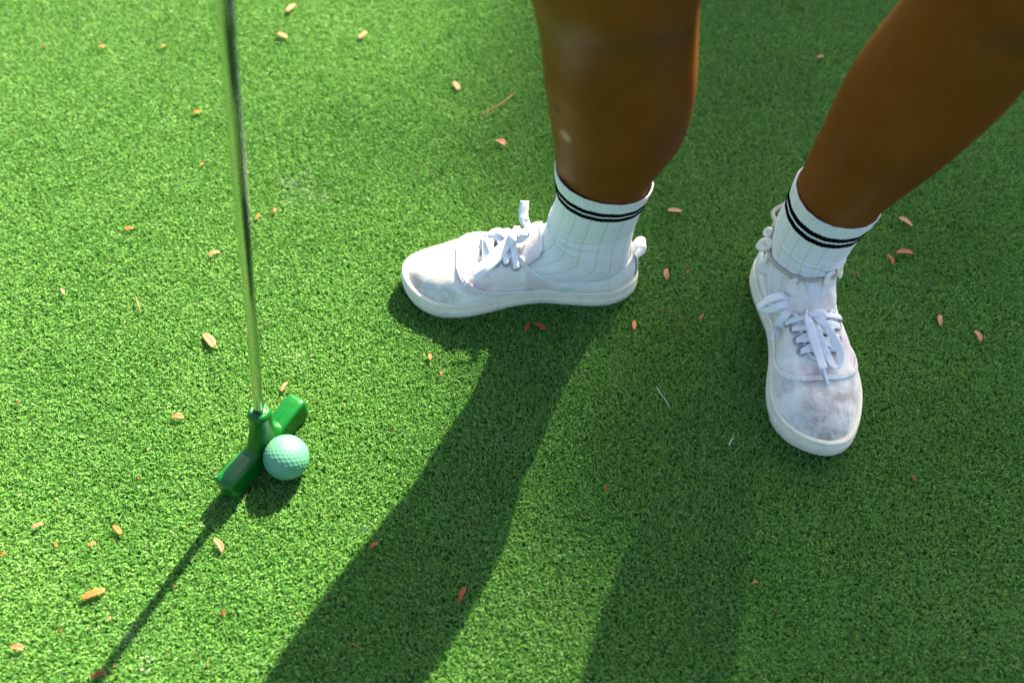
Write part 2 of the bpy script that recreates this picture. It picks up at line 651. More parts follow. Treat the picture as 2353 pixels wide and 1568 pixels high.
def build_turf():
    # the pile is laid square by square on the points of one mesh: four squares of fibres, turned by quarter turns
    NX, Y0, Y1 = 14, -6, 16
    pts = [((i + 0.5) * TILE, (j + 0.5) * TILE, 0) for i in range(-NX, NX) for j in range(Y0, Y1)]
    me = bpy.data.meshes.new("turf_fibres")
    me.from_pydata(pts, [], [])
    r = np.random.default_rng(3)
    rot = me.attributes.new("turn", 'FLOAT_VECTOR', 'POINT')
    rot.data.foreach_set("vector", np.column_stack([np.zeros((len(pts), 2)), r.integers(0, 4, len(pts)) * (math.pi / 2)]).astype(np.float32).ravel())
    var = me.attributes.new("variant", 'INT', 'POINT')
    var.data.foreach_set("value", r.integers(0, 4, len(pts)).astype(np.int32))
    me.materials.append(M_TURF)
    o = bpy.data.objects.new("turf_fibres", me)
    COL.objects.link(o)
    ng = bpy.data.node_groups.new("lay_turf", 'GeometryNodeTree')
    ng.interface.new_socket("Geometry", in_out='INPUT', socket_type='NodeSocketGeometry')
    ng.interface.new_socket("Geometry", in_out='OUTPUT', socket_type='NodeSocketGeometry')
    gi, go = ng.nodes.new("NodeGroupInput"), ng.nodes.new("NodeGroupOutput")
    L = ng.links
    jn = ng.nodes.new("GeometryNodeJoinGeometry")
    at_ = ng.nodes.new("GeometryNodeInputNamedAttribute")
    at_.data_type = 'FLOAT_VECTOR'
    at_.inputs[0].default_value = "turn"
    av = ng.nodes.new("GeometryNodeInputNamedAttribute")
    av.data_type = 'INT'
    av.inputs[0].default_value = "variant"
    for k in range(4):
        ob = ng.nodes.new("GeometryNodeObjectInfo")
        ob.inputs["Object"].default_value = turf_tile(50 + k)
        cmp_ = ng.nodes.new("FunctionNodeCompare")
        cmp_.data_type = 'INT'
        cmp_.operation = 'EQUAL'
        L.new(av.outputs[0], cmp_.inputs[2])
        cmp_.inputs[3].default_value = k
        ip = ng.nodes.new("GeometryNodeInstanceOnPoints")
        L.new(gi.outputs[0], ip.inputs["Points"])
        L.new(cmp_.outputs[0], ip.inputs["Selection"])
        L.new(ob.outputs["Geometry"], ip.inputs["Instance"])
        L.new(at_.outputs[0], ip.inputs["Rotation"])
        L.new(ip.outputs[0], jn.inputs[0])
    L.new(jn.outputs[0], go.inputs[0])
    md = o.modifiers.new("lay_turf", 'NODES')
    md.node_group = ng
    o["kind"] = "stuff"
    o["label"] = "short curly green fibres of the artificial turf"
    o["category"] = "artificial turf"


build_turf()


# ------------------------------------------------------------------ the tree whose crown shades the right-hand side
def build_tree():
    # the crown stands up-sun; its shade on the green begins near the first shoe
    dist = 15.0
    cc = Vector((2.0, 0.45, 0.0)) + SUN_DIR * dist
    base = Vector((cc.x + 0.6, cc.y + 0.4, 0))
    root = empty("shade_tree", base)
    tag(root, "broad tree with feathery leaflets standing beyond the green, shading its right side", "tree")
    bark = plain("bark", (0.12, 0.085, 0.06), 0.9, nscale=20, nstr=0.8, var=0.3)
    m, n, l, p, out = new_mat("tree_leaf")
    col = ramp(n, l, noise(n, l, coords(n), 2.0, 3), [(0.3, (0.035, 0.085, 0.018)), (0.7, (0.075, 0.14, 0.03))])
    l.new(col, p.inputs["Base Color"])
    tr = n.new("ShaderNodeBsdfTranslucent")
    l.new(col, tr.inputs[0])
    ms = n.new("ShaderNodeMixShader")
    ms.inputs[0].default_value = 0.35
    l.new(p.outputs[0], ms.inputs[1])
    l.new(tr.outputs[0], ms.inputs[2])
    l.new(ms.outputs[0], out.inputs[0])
    top = np.array(cc - base)
    parts = [tube(catmull([(0, 0, 0), (0.1, 0.05, 2), (-0.15, 0.1, 4.5), tuple(top * np.array([1, 1, .78]))], 6), np.linspace(0.32, 0.12, 19), 12)]
    for k in range(9):
        a = k * 2.4
        e = top + np.array([math.cos(a) * 2.2, math.sin(a) * 2.2, 0.4 + 0.8 * math.sin(k)])
        s = np.array([0, 0, 4.2 + 0.45 * k])
        s[:2] = top[:2] * (s[2] / top[2]) * 0.8
        md = (s + e) / 2 + np.array([0, 0, 0.5])
        parts.append(tube(catmull([s, md, e], 6), np.linspace(0.10, 0.02, 13), 8))
    link_mesh("trunk", *join_parts(parts)[:2], bark, root)
    N = 44000
    r = np.random.default_rng(5)
    d = unit(r.normal(size=(N, 3)))
    # clumps inside an uneven ellipsoid
    cl = unit(r.normal(size=(300, 3))) * (r.random((300, 1)) ** 0.42) * np.array([2.75, 2.75, 2.3])
    pos = cl + np.array(cc)
    gx = pos[:, 0] - pos[:, 2] * SUN_DIR.x / SUN_DIR.z              # where a clump's shade lands; crown is cut to place the shade's edge
    cl = cl[gx > 0.24 + 0.03 * r.normal(size=300)]
    pick = r.integers(0, len(cl), N)
    P = cl[pick] + d * (r.random((N, 1)) ** 0.5) * 0.36
    ax = unit(r.normal(size=(N, 3)) * np.array([1, 1, .4]))
    bx = unit(np.cross(ax, r.normal(size=(N, 3))))
    L, W = r.uniform(0.055, 0.10, (N, 1)), r.uniform(0.022, 0.040, (N, 1))
    P = P + top
    V = np.stack([P - ax * L, P + bx * W, P + ax * L, P - bx * W], 1).reshape(-1, 3)
    F = (np.arange(N)[:, None] * 4 + np.arange(4)).tolist()
    link_mesh("crown", V, F, m, root, smooth=False)


build_tree()

# ------------------------------------------------------------------ the person: legs in shoes, the rest above the frame
person = empty("person", (0.19, 0.66, 0))
tag(person, "person in white canvas shoes and striped white socks, legs apart, over the ball", "person")
PI_ = Matrix.Translation((-0.19, -0.66, 0))

# rings: x, y, z, half-width in x, half-width in y
LEG_A = [(0.076, 0.674, 0.045, 0.030, 0.027), (0.0765, 0.672, 0.070, 0.0390, 0.030), (0.0785, 0.668, 0.100, 0.0408, 0.031), (0.0845, 0.660, 0.146, 0.0402, 0.033), (0.0867, 0.652, 0.190, 0.0450, 0.037),
         (0.0900, 0.645, 0.224, 0.0508, 0.041), (0.0925, 0.643, 0.255, 0.0570, 0.046), (0.0877, 0.638, 0.313, 0.0608, 0.050), (0.0820, 0.630, 0.362, 0.0602, 0.051),
         (0.0750, 0.610, 0.405, 0.0600, 0.055), (0.0720, 0.586, 0.444, 0.0570, 0.066), (0.0750, 0.578, 0.490, 0.0595, 0.070),
         (0.090, 0.598, 0.550, 0.0700, 0.073), (0.115, 0.640, 0.650, 0.0780, 0.082), (0.142, 0.682, 0.750, 0.0840, 0.090), (0.150, 0.710, 0.830, 0.0820, 0.092)]
LEG_B = [(0.291, 0.655, 0.045, 0.027, 0.030), (0.292, 0.653, 0.070, 0.031, 0.042), (0.2945, 0.649, 0.100, 0.0325, 0.041), (0.298, 0.644, 0.140, 0.0350, 0.040), (0.303, 0.639, 0.180, 0.0395, 0.042),
         (0.309, 0.634, 0.215, 0.0445, 0.047), (0.316, 0.629, 0.250, 0.0495, 0.053), (0.324, 0.625, 0.290, 0.0545, 0.059), (0.332, 0.620, 0.330, 0.0570, 0.061),
         (0.339, 0.613, 0.370, 0.0560, 0.059), (0.345, 0.602, 0.410, 0.0555, 0.062), (0.348, 0.586, 0.450, 0.0590, 0.071), (0.345, 0.584, 0.500, 0.0640, 0.075),
         (0.330, 0.610, 0.560, 0.0680, 0.075), (0.300, 0.645, 0.650, 0.0780, 0.083), (0.265, 0.685, 0.750, 0.0840, 0.090), (0.250, 0.710, 0.830, 0.0820, 0.092)]


def muscle(r_, c, side_on):
    """shin ridge, calf heads, hollow beside the shin and ankle bones; angles from +x, metres"""
    d = r_ - c
    ang = np.arctan2(d[:, 1], d[:, 0])
    z = c[2]

    def g(a0, wa, z0, wz, amp):
        da = np.angle(np.exp(1j * (ang - R(a0))))
        return amp * np.exp(-(da / R(wa)) ** 2) * math.exp(-((z - z0) / wz) ** 2)
    fr = 180 if side_on else 262                                     # where the shin faces
    inn = -1 if not side_on else 1
    e = g(fr, 16, 0.25, 0.13, 0.0022) + g(fr + inn * 38, 26, 0.24, 0.09, -0.0018)
    if side_on:
        e += g(-42, 30, 0.315, 0.055, 0.0040) + g(-20, 20, 0.20, 0.05, -0.0022) + g(60, 30, 0.33, 0.06, 0.003) + g(-95, 22, 0.088, 0.014, 0.0030) + g(88, 22, 0.080, 0.014, 0.003) + g(180, 25, 0.455, 0.03, 0.006)
    else:
        e += g(188, 30, 0.335, 0.05, 0.0042) + g(-8, 32, 0.350, 0.06, 0.0030) + g(190, 25, 0.23, 0.04, -0.0020) + g(-2, 22, 0.088, 0.014, 0.0030) + g(180, 22, 0.095, 0.014, 0.003) + g(266, 28, 0.465, 0.03, 0.007) + g(266, 30, 0.412, 0.018, -0.003)
    return r_ + unit(d) * e[:, None]


def smooth_rings(keys, per=4, grow=0.0, zmin=None, zmax=None, n=56):
    K = catmull(keys, per)
    out = []
    for c in K:
        if zmin is not None and c[2] < zmin - 1e-6:
            continue
        if zmax is not None and c[2] > zmax + 1e-6:
            continue
        r_ = ring(c[:3], (c[3] + grow, 0, 0), (0, c[4] + grow, 0), n, 2.12)
        out.append(muscle(r_, np.array(c[:3]), keys[0][0] < 0.2) if c[2] > 0.12 else r_)
    return out


SHOE_A = dict(heel=(0.134, 0.673), toe=(-0.114, 0.6695))      # foot pointing left in the picture
SHOE_B = dict(heel=(0.2870, 0.7070), toe=(0.3030, 0.4575))    # foot pointing at the camera


def shoe_matrix(s, mirror):
    h, t = Vector(s["heel"]), Vector(s["toe"])
    a = math.atan2(t.y - h.y, t.x - h.x)
    return (h.x, h.y, 0.0015), a


def from_shoe(s, mirror, p):
    loc, a = shoe_matrix(s, mirror)
    x, y, z = p
    y = -y if mirror else y
    return np.array([loc[0] + x * math.cos(a) - y * math.sin(a), loc[1] + x * math.sin(a) + y * math.cos(a), loc[2] + z])


def foot_rings(s, mirror, grow=0.0, n=40):
    """bare foot inside the shoe, toes to heel, in world space"""
    out = []
    for x, y, z, ry, rz in ((0.236, 0.003, 0.030, 0.012, 0.006), (0.222, 0.002, 0.030, 0.026, 0.010), (0.200, 0.000, 0.031, 0.036, 0.012), (0.170, 0.0, 0.033, 0.034, 0.015),
                            (0.140, -0.002, 0.038, 0.030, 0.020), (0.110, -0.003, 0.044, 0.027, 0.026), (0.080, -0.003, 0.046, 0.026, 0.030), (0.050, -0.001, 0.044, 0.024, 0.025), (0.025, 0, 0.040, 0.018, 0.018), (0.016, 0, 0.038, 0.008, 0.008)):
        c = from_shoe(s, mirror, (x, y, z))
        loc, a = shoe_matrix(s, mirror)
        out.append(ring(c - np.array([0, 0, 0.006]), (-math.sin(a) * (ry - 0.003), math.cos(a) * (ry - 0.003), 0), (0, 0, rz * 0.85), n))
    return out


def build_body():
    parts = []
    for keys in (LEG_A, LEG_B):                                       # skin gives a little under the sock
        parts.append(loft(smooth_rings([k[:3] + ((k[3] - 0.003, k[4] - 0.003) if k[2] < 0.12 else k[3:]) for k in keys])))
    for s, mir in ((SHOE_A, False), (SHOE_B, True)):
        parts.append(loft(foot_rings(s, mir)))
    # pelvis, trunk bent forward over the ball, neck, head
    tor = [(0.20, 0.715, 0.76, 0.12, 0.085), (0.20, 0.725, 0.83, 0.165, 0.115), (0.20, 0.735, 0.90, 0.165, 0.115), (0.195, 0.725, 0.98, 0.135, 0.10), (0.185, 0.69, 1.06, 0.13, 0.10),
           (0.17, 0.64, 1.14, 0.15, 0.11), (0.155, 0.595, 1.21, 0.165, 0.10), (0.145, 0.57, 1.255, 0.12, 0.075), (0.14, 0.555, 1.28, 0.055, 0.055), (0.135, 0.535, 1.33, 0.05, 0.052)]
    parts.append(loft([ring(c[:3], (c[3], 0, 0), (0, c[4], 0), 40) for c in catmull(tor, 4)]))
    head = [(0.132, 0.525, 1.315, 0.03, 0.03), (0.128, 0.505, 1.335, 0.052, 0.065), (0.125, 0.495, 1.375, 0.066, 0.084), (0.122, 0.492, 1.42, 0.072, 0.092), (0.12, 0.495, 1.465, 0.068, 0.086), (0.12, 0.5, 1.495, 0.048, 0.06), (0.12, 0.503, 1.508, 0.015, 0.02)]
    parts.append(loft([ring(c[:3], (c[3], 0, 0), (0, c[4], 0), 32) for c in catmull(head, 4)]))
    parts.append(tube([(0.115, 0.425, 1.43), (0.113, 0.405, 1.405), (0.114, 0.408, 1.392)], [0.006, 0.012, 0.006], 10))      # nose
    for sx in (-1, 1):
        parts.append(tube([(0.122 + sx * 0.072, 0.50, 1.435), (0.122 + sx * 0.079, 0.505, 1.415), (0.122 + sx * 0.071, 0.498, 1.395)], [0.008, 0.011, 0.007], 8))   # ears
    # arms down to the grip, fingers closed round it
    gx, gy, gz = -0.111, 0.551, 0.90
    for sx, dz in ((-1, 0.0), (1, 0.085)):
        sh = (0.155 + sx * 0.165, 0.60, 1.21)
        el = (0.10 + sx * 0.17, 0.555, 1.03)
        wr = (gx + (0.035 if sx > 0 else -0.03), gy + 0.05, gz + dz + 0.035)
        parts.append(tube(catmull([sh, el, wr], 8), np.interp(np.linspace(0, 1, 17), [0, .25, .5, .62, 1], [0.052, 0.046, 0.038, 0.037, 0.024]), 20))
        parts.append(tube(catmull([wr, (gx + sx * 0.022, gy + 0.035, gz + dz + 0.01), (gx + sx * 0.02, gy + 0.02, gz + dz - 0.012)], 4), [0.024] * 4 + [0.027] * 4 + [0.024], 16))
        for k in range(4):
            zz = gz + dz + 0.03 - k * 0.021
            rad = 0.021
            pts = [(gx + sx * rad * math.cos(b), gy - rad * math.sin(b), zz - 0.002 * j) for j, b in enumerate(np.linspace(-0.9, 3.4, 7))]
            parts.append(tube(pts, np.linspace(0.0095, 0.007, 7) * (1 - 0.06 * abs(k - 1.3)), 10))
        parts.append(tube(catmull([(gx + sx * 0.022, gy + 0.03, gz + dz + 0.03), (gx + sx * 0.024, gy, gz + dz + 0.03), (gx + sx * 0.006, gy - 0.024, gz + dz + 0.012)], 4), np.linspace(0.012, 0.008, 9), 10))
    V, F, U = join_parts(parts)
    tmp = link_mesh("body_build", V, F, M_SKIN)
    md = tmp.modifiers.new("r", 'REMESH')
    md.mode = 'VOXEL'
    md.voxel_size = 0.0045
    sm = tmp.modifiers.new("s", 'SMOOTH')
    sm.iterations = 8
    sm.factor = 0.5
    dg = bpy.context.evaluated_depsgraph_get()
    me = bpy.data.meshes.new_from_object(tmp.evaluated_get(dg))
    old = tmp.data
    bpy.data.objects.remove(tmp)
    bpy.data.meshes.remove(old)
    me.name = "body"
    me.polygons.foreach_set("use_smooth", [True] * len(me.polygons))
    if not me.materials:
        me.materials.append(M_SKIN)
    o = bpy.data.objects.new("body", me)
    COL.objects.link(o)
    o.parent = person
    o.matrix_parent_inverse = PI_
    bv = BVHTree.FromPolygons([v.co.copy() for v in me.vertices], [tuple(p.vertices) for p in me.polygons])
    for node, (px, py) in zip(SKIN_SPOTS, ((1299, 313), (1281, 252))):
        hit = bv.ray_cast(Vector((0, 0, CAM_H)), pix_ray(px, py).normalized())[0]
        if hit is not None:
            node.inputs[1].default_value = hit + Vector((.0035, .0035, .0035))
    return o


build_body()


def under_person(o):
    o.parent = person
    o.matrix_parent_inverse = PI_
    return o


def build_clothes():
    # shorts: two legs and a seat; shirt; hair - all above the frame
    a = smooth_rings(LEG_A, 4, 0.016, 0.60, 0.84, 40)
    b = smooth_rings(LEG_B, 4, 0.016, 0.60, 0.84, 40)
    seat = [ring(c[:3], (c[3], 0, 0), (0, c[4], 0), 40) for c in catmull([(0.20, 0.71, 0.745, 0.11, 0.085), (0.20, 0.722, 0.81, 0.178, 0.126), (0.20, 0.735, 0.90, 0.178, 0.126), (0.197, 0.73, 0.97, 0.148, 0.112)], 4)]
    under_person(link_mesh("shorts", *join_parts([loft(a, True, False), loft(b, True, False), loft(seat)])[:2], M_DENIM))
    st = [(0.197, 0.732, 0.955, 0.155, 0.118), (0.185, 0.69, 1.06, 0.145, 0.115), (0.17, 0.64, 1.14, 0.165, 0.122), (0.155, 0.595, 1.21, 0.178, 0.112), (0.145, 0.57, 1.258, 0.125, 0.082), (0.14, 0.555, 1.278, 0.07, 0.066)]
    sl = []
    for sx in (-1, 1):
        sl.append(tube(catmull([(0.155 + sx * 0.13, 0.60, 1.215), (0.155 + sx * 0.18, 0.59, 1.18), (0.135 + sx * 0.175, 0.575, 1.12)], 4), np.linspace(0.06, 0.056, 9), 20))
    under_person(link_mesh("shirt", *join_parts([loft([ring(c[:3], (c[3], 0, 0), (0, c[4], 0), 40) for c in catmull(st, 4)], True, False)] + sl)[:2], M_SHIRT))
    hr = [(0.122, 0.535, 1.36, 0.066, 0.055), (0.122, 0.52, 1.42, 0.078, 0.085), (0.12, 0.510, 1.465, 0.076, 0.090), (0.12, 0.508, 1.50, 0.056, 0.07), (0.12, 0.505, 1.518, 0.02, 0.024)]
    under_person(link_mesh("hair", *loft([ring(c[:3], (c[3], 0, 0), (0, c[4], 0), 32) for c in catmull(hr, 4)])[:2], M_HAIR))


build_clothes()


# ------------------------------------------------------------------ shoes
# outline of the sole (mm; heel at x 0, inner side +y) and the matching points of the top line
OUT = [(0, 0), (6, 16), (25, 29), (50, 32), (80, 29.5), (105, 27.5), (135, 32), (165, 41), (190, 45.5), (212, 43.5), (230, 35), (243, 21), (250, 3),
       (246, -14), (232, -27), (210, -38), (185, -45), (155, -46.5), (125, -43), (95, -39), (60, -35.5), (25, -29.5), (6, -17)]
TOP = [(9, 0, 57), (13, 15, 55), (27, 25, 49), (50, 29.5, 42), (78, 30.5, 40), (100, 29, 46), (116, 25.5, 57), (126, 17, 66.5), (140, 14.5, 63), (152, 13, 58), (161, 10.5, 54), (167, 6.5, 52), (169, 0, 51.5),
       (167, -6.5, 52), (161, -10.5, 54), (152, -13, 58), (140, -14.5, 63), (126, -17, 67), (116, -26, 58), (98, -32, 48), (62, -32.5, 43), (27, -26, 49), (13, -15.5, 55)]
PER = 8
OUTC = catmull(OUT, PER, True) / 1000.0
TOPC = catmull(TOP, PER, True) / 1000.0
NK = len(OUTC)
SOLE_TOP = 0.0225


def spring(x):
    return np.where(x > 0.19, 0.007 * ((np.asarray(x) - 0.19) / 0.06) ** 2, 0.0)


def upper_point(i, h):
    """surface of the upper: i index round the outline (float), h 0 at the sole .. 1 at the top line"""
    i0 = int(math.floor(i)) % NK
    f = i - math.floor(i)
    i1 = (i0 + 1) % NK
    a = OUTC[i0] * (1 - f) + OUTC[i1] * f
    b = TOPC[i0] * (1 - f) + TOPC[i1] * f
    c = np.array([0.12, 0.0])
    a = a + unit(c - a) * 0.0035                                    # sits inside the foxing
    k = i / PER
    toe = math.exp(-((k - 12.0) / 3.6) ** 2)
    q = 0.45 + 0.43 * toe
    fh = (1 - math.cos(h * math.pi / 2)) * q + h * (1 - q)
    gh = math.sin(h * math.pi / 2) * q + h * (1 - q)
    xy = a + (b[:2] - a) * fh
    # quarters swell a little, and the toe box keeps its height
    bul = math.sin(h * math.pi) * (0.0025 * (1 - toe))
    nrm = unit(a - np.array([min(max(a[0], 0.05), 0.19), 0.0]))
    xy = xy + nrm * bul
    z0 = SOLE_TOP - 0.004
    z = z0 + (b[2] - z0) * gh
    z += float(spring(xy[0])) * (1 - h * 0.6)
    return np.array([xy[0], xy[1], z])


MH = 26
UP = np.array([[upper_point(i, j / MH) for i in range(NK)] for j in range(MH + 1)])     # (MH+1, NK, 3)


def upper_normal(i, h):
    e = 0.02
    a = upper_point(i + 0.3, h) - upper_point(i - 0.3, h)
    b = upper_point(i, min(1, h + e)) - upper_point(i, max(0, h - e))
    return -unit(np.cross(a, b))


def h_from_edge(i, d):
    """h at which the surface is d metres from the top line"""
    b = upper_point(i, 1.0)
    for k in range(400):
        h = 1 - k / 400
        if np.linalg.norm(upper_point(i, h) - b) >= d:
            return h
    return 0.0


EYES = [6.72, 7.45, 8.25, 9.10]                                     # along the facing, in key units, top eyelet first


def eyelet_positions(side):
    out = []
    for k in EYES:
        i = k * PER if side > 0 else (24 - k) * PER
        h = h_from_edge(i, 0.0100)
        out.append((upper_point(i, h), upper_normal(i, h), i, h))
    return out


def seam_curve():
    """where the quarter's front edge crosses the vamp: a U round the lacing, sweeping back to the sole"""
    pts, nrm = [], []
    for i in np.linspace(5.0 * PER, 19.2 * PER, 110):
        best = None
        for h in np.linspace(0.02, 0.995, 120):
            p = upper_point(i, h)
            xs = 0.112 + 0.079 * min(1, max(0, (p[2] - SOLE_TOP) / 0.0275)) ** 0.6
            d = p[0] - xs
            if best is not None and best[0] * d <= 0:
                pts.append(p)
                nrm.append(upper_normal(i, h))
                break
            best = (d, h)
    return np.array(pts), np.array(nrm)


def build_shoe(s, mirror, canvas, dirty_label):
    loc, a = shoe_matrix(s, mirror)
    my = -1.0 if mirror else 1.0
    root = under_person(empty("shoe"))
    root.location, root.rotation_euler = loc, (0, 0, a)
    root["label"] = dirty_label

    def put(name, V, F, *rest):
        uvs, mat, smooth = (rest[0] if len(rest) > 1 else None), rest[-1], True
        V = np.array(V, float)
        if mirror:
            V[:, 1] *= -1
            F = [tuple(reversed(f)) for f in F]
            uvs = None
        o = link_mesh(name, V, F, mat, root, smooth, uvs)
        return o

    # ---- upper (outer skin and lining, closed along both rims)
    lin = []
    for j in range(MH + 1):
        row = []
        for i in range(NK):
            p = UP[j, i]
            c = np.array([min(max(p[0], 0.06), 0.18), 0.0, min(p[2], 0.03)])
            row.append(p + unit(c - p) * 0.0018)
        lin.append(np.array(row))
    rings = [UP[j] for j in range(MH + 1)] + [lin[j] for j in range(MH, -1, -1)]
    V, F, U = loft(rings, True, False)
    put("upper", V, F, canvas)

    # ---- sole: foxing wall with a groove and a rim, tread below
    def outline(off):
        T = tangents(np.column_stack([OUTC, np.zeros(NK)]), True)[:, :2]
        Nn = np.column_stack([-T[:, 1], T[:, 0]])
        if np.dot(Nn[0], np.array([-1, 0])) < 0:
            Nn = -Nn
        return OUTC + Nn * off

    prof = [(-0.006, 0.0008), (-0.0012, 0.0), (0.0008, 0.0022), (0.0012, 0.0085), (0.0010, 0.0138), (-0.0002, 0.0146), (-0.0002, 0.0155), (0.0012, 0.0163), (0.0011, 0.0184), (-0.0001, 0.0189), (0.0000, 0.0195), (0.0011, 0.0201), (0.0006, 0.0222), (-0.0010, 0.0232), (-0.0045, 0.0225), (-0.0065, 0.0195)]
    rings = []
    for off, z in prof:
        o2 = outline(off)
        rings.append(np.column_stack([o2, z + spring(o2[:, 0])]))
    V, F, U = loft(rings, True, True)
    put("sole", V, F, M_SOLE)

    # ---- textured bumper round the toe
    sel = list(range(int(8.6 * PER), int(15.6 * PER) + 1))
    rows = []
    for off, z in ((0.0006, 0.0006), (0.0017, 0.0022), (0.0023, 0.008), (0.0021, 0.0128), (0.0016, 0.0138), (0.0006, 0.0139)):
        o2 = outline(1.0)
        edge = np.array([min(1, 0.35 + (k - sel[0]) / 2.0, 0.35 + (sel[-1] - k) / 2.0) for k in sel])
        o2 = OUTC[sel] + (outline(1.0)[sel] - OUTC[sel]) * (off * edge)[:, None]
        rows.append(np.column_stack([o2, z + spring(o2[:, 0])]))
    V, F, U = loft(rows, False, False)
    put("toe_bumper", V, F, M_BUMPER)

    # ---- binding round the opening, seam tape over the vamp, heel strip
    nb = np.array([upper_normal(i, 0.97) for i in range(NK)])
    put("collar_binding", *tube(TOPC + nb * 0.0004, 0.0019, 8, True), M_TAPE)
    P, N = seam_curve()
    P = catmull(P[::4], 4)
    N = unit(catmull(N[::4], 4))
    k1 = ribbon(P + N * 0.0012, N, 0.0054, 0.0021)
    st = []
    Tn = tangents(P)
    Bn = unit(np.cross(Tn, N))
    for sgn in (-1, 1):
        for q in range(2, len(P) - 2, 2):
            c = P[q] + N[q] * 0.0023 + Bn[q] * sgn * 0.0015
            st.append(tube([c - Tn[q] * 0.0008, c, c + Tn[q] * 0.0008], [0.0002, 0.0005, 0.0002], 6))
    put("seam_tape", *k1, canvas)
    put("stitching", *join_parts(st), M_LACE)
    ln_ = np.array([upper_point(i, h_from_edge(i, 0.0052)) for i in np.arange(0, NK, 2.0)])
    lnn = np.array([upper_normal(i, h_from_edge(i, 0.0052)) for i in np.arange(0, NK, 2.0)])
    put("collar_stitching", *tube(ln_ + lnn * 0.0001, 0.00045, 6, True), M_TAPE)
    hp = np.array([upper_point(0, h) for h in np.linspace(0.05, 0.98, 12)])
    hn = np.tile(np.array([-1.0, 0, 0.15]), (12, 1))
    put("heel_strip", *ribbon(hp + hn * 0.0010, hn, 0.015, 0.0014), M_TAPE)
    lp = catmull([(0.0095, 0, 0.050), (0.0075, 0, 0.060), (0.0045, 0, 0.0665), (-0.0005, 0, 0.0685), (-0.0040, 0, 0.065), (-0.0025, 0, 0.0575), (0.003, 0, 0.051)], 5)
    T = tangents(lp)
    put("heel_tab", *ribbon(lp, np.column_stack([-T[:, 2], T[:, 1], T[:, 0]]), 0.0145, 0.0014), M_LACE)

    # ---- tongue
    tr_ = []
    for x, z, hw in ((0.184, 0.0440, 0.014), (0.172, 0.0485, 0.019), (0.158, 0.0540, 0.021), (0.142, 0.0595, 0.0225), (0.128, 0.0665, 0.024), (0.117, 0.0745, 0.025), (0.108, 0.0830, 0.0235), (0.1045, 0.0865, 0.019)):
        tr_.append(np.array([(x + 0.000 * q * q, q * hw, z - 0.0085 * q * q + 0.0004) for q in np.linspace(-1, 1, 15)]))
    tg = catmull(np.array(tr_).reshape(len(tr_), -1), 3).reshape(-1, 15, 3)
    back = [r - np.array([0.0012, 0, 0.0022]) for r in tg]
    V1 = loft([np.concatenate([r, b[::-1]]) for r, b in zip(tg, back)], True, True)
    put("tongue", *V1, canvas)
    put("tongue_binding", *tube(tg[-1] + np.array([-0.0006, 0, -0.0005]), 0.0017, 8), M_TAPE)

    # ---- eyelets
    E = {1: eyelet_positions(1), -1: eyelet_positions(-1)}
    for sd in (1, -1):
        for p, nn, i, h in E[sd]:
            t1 = unit(np.cross(nn, (0, 0, 1)))
            t2 = np.cross(nn, t1)
            ph = np.linspace(0, 2 * np.pi, 20, endpoint=False)
            C = np.array([p + nn * 0.0006 + (t1 * math.cos(q) + t2 * math.sin(q)) * 0.0035 for q in ph])
            put("eyelet", *tube(C, 0.0012, 8, True, up=nn), M_EYELET)

    # ---- lacing: a straight bar, then crossings up to the knot
    def lace_path(p, q, np_, nq, lift):
        mid = (p + q) / 2
        mid[2] += lift
        a1, b1 = p + np_ * 0.0022 * 1.0, q + nq * 0.0022
        pts = [p - np_ * 0.002, a1, p * 0.7 + q * 0.3 + np.array([0, 0, lift * 0.9]), mid, p * 0.3 + q * 0.7 + np.array([0, 0, lift * 0.9]), b1, q - nq * 0.002]
        return catmull(pts, 5)

    def lace(p, q, np_, nq, lift, w=0.0064):
        P = lace_path(p, q, np_, nq, lift)
        N = np.array([np_ * (1 - t) + nq * t + np.array([0, 0, 0.9]) for t in np.linspace(0, 1, len(P))])
        return ribbon(P, N, w * (0.72 + 0.28 * np.sin(np.linspace(0, np.pi, len(P)))), 0.0013)

    segs = [lace(E[1][3][0], E[-1][3][0], E[1][3][1], E[-1][3][1], 0.0045)]
    for k in (3, 2, 1):
        segs.append(lace(E[1][k][0], E[-1][k - 1][0], E[1][k][1], E[-1][k - 1][1], 0.0050 + 0.0006 * k))
        segs.append(lace(E[-1][k][0], E[1][k - 1][0], E[-1][k][1], E[1][k - 1][1], 0.0072 + 0.0006 * k))
    kn = np.array([0.1335, 0.0, 0.0755])
    for sd in (1, -1):
        p, nn = E[sd][0][0], E[sd][0][1]
        P = catmull([p - nn * 0.002, p + nn * 0.003, (p + kn) / 2 + np.array([0, 0, 0.003]), kn], 5)
        segs.append(ribbon(P, np.tile(nn + np.array([0, 0, 0.8]), (len(P), 1)), 0.0062, 0.0013))
    put("lacing", *join_parts(segs), M_LACE)
    kp = catmull([(0.1345, 0.0080, 0.0745), (0.1330, 0.0045, 0.0785), (0.1335, 0.0, 0.0795), (0.1340, -0.0045, 0.0785), (0.1350, -0.0080, 0.0745)], 4)
    put("lace_knot", *tube(kp, np.interp(np.linspace(0, 1, len(kp)), [0, .3, .5, .7, 1], [.0022, .0040, .0042, .0040, .0022]), 12), M_LACE)
    return root, np.array(loc), a, my


shoeA = build_shoe(SHOE_A, False, M_CANVAS_A, "cleaner white shoe pointing left, seen from its side")
shoeB = build_shoe(SHOE_B, True, M_CANVAS_B, "dirtier white shoe pointing at the camera, with a scuffed grey toe")


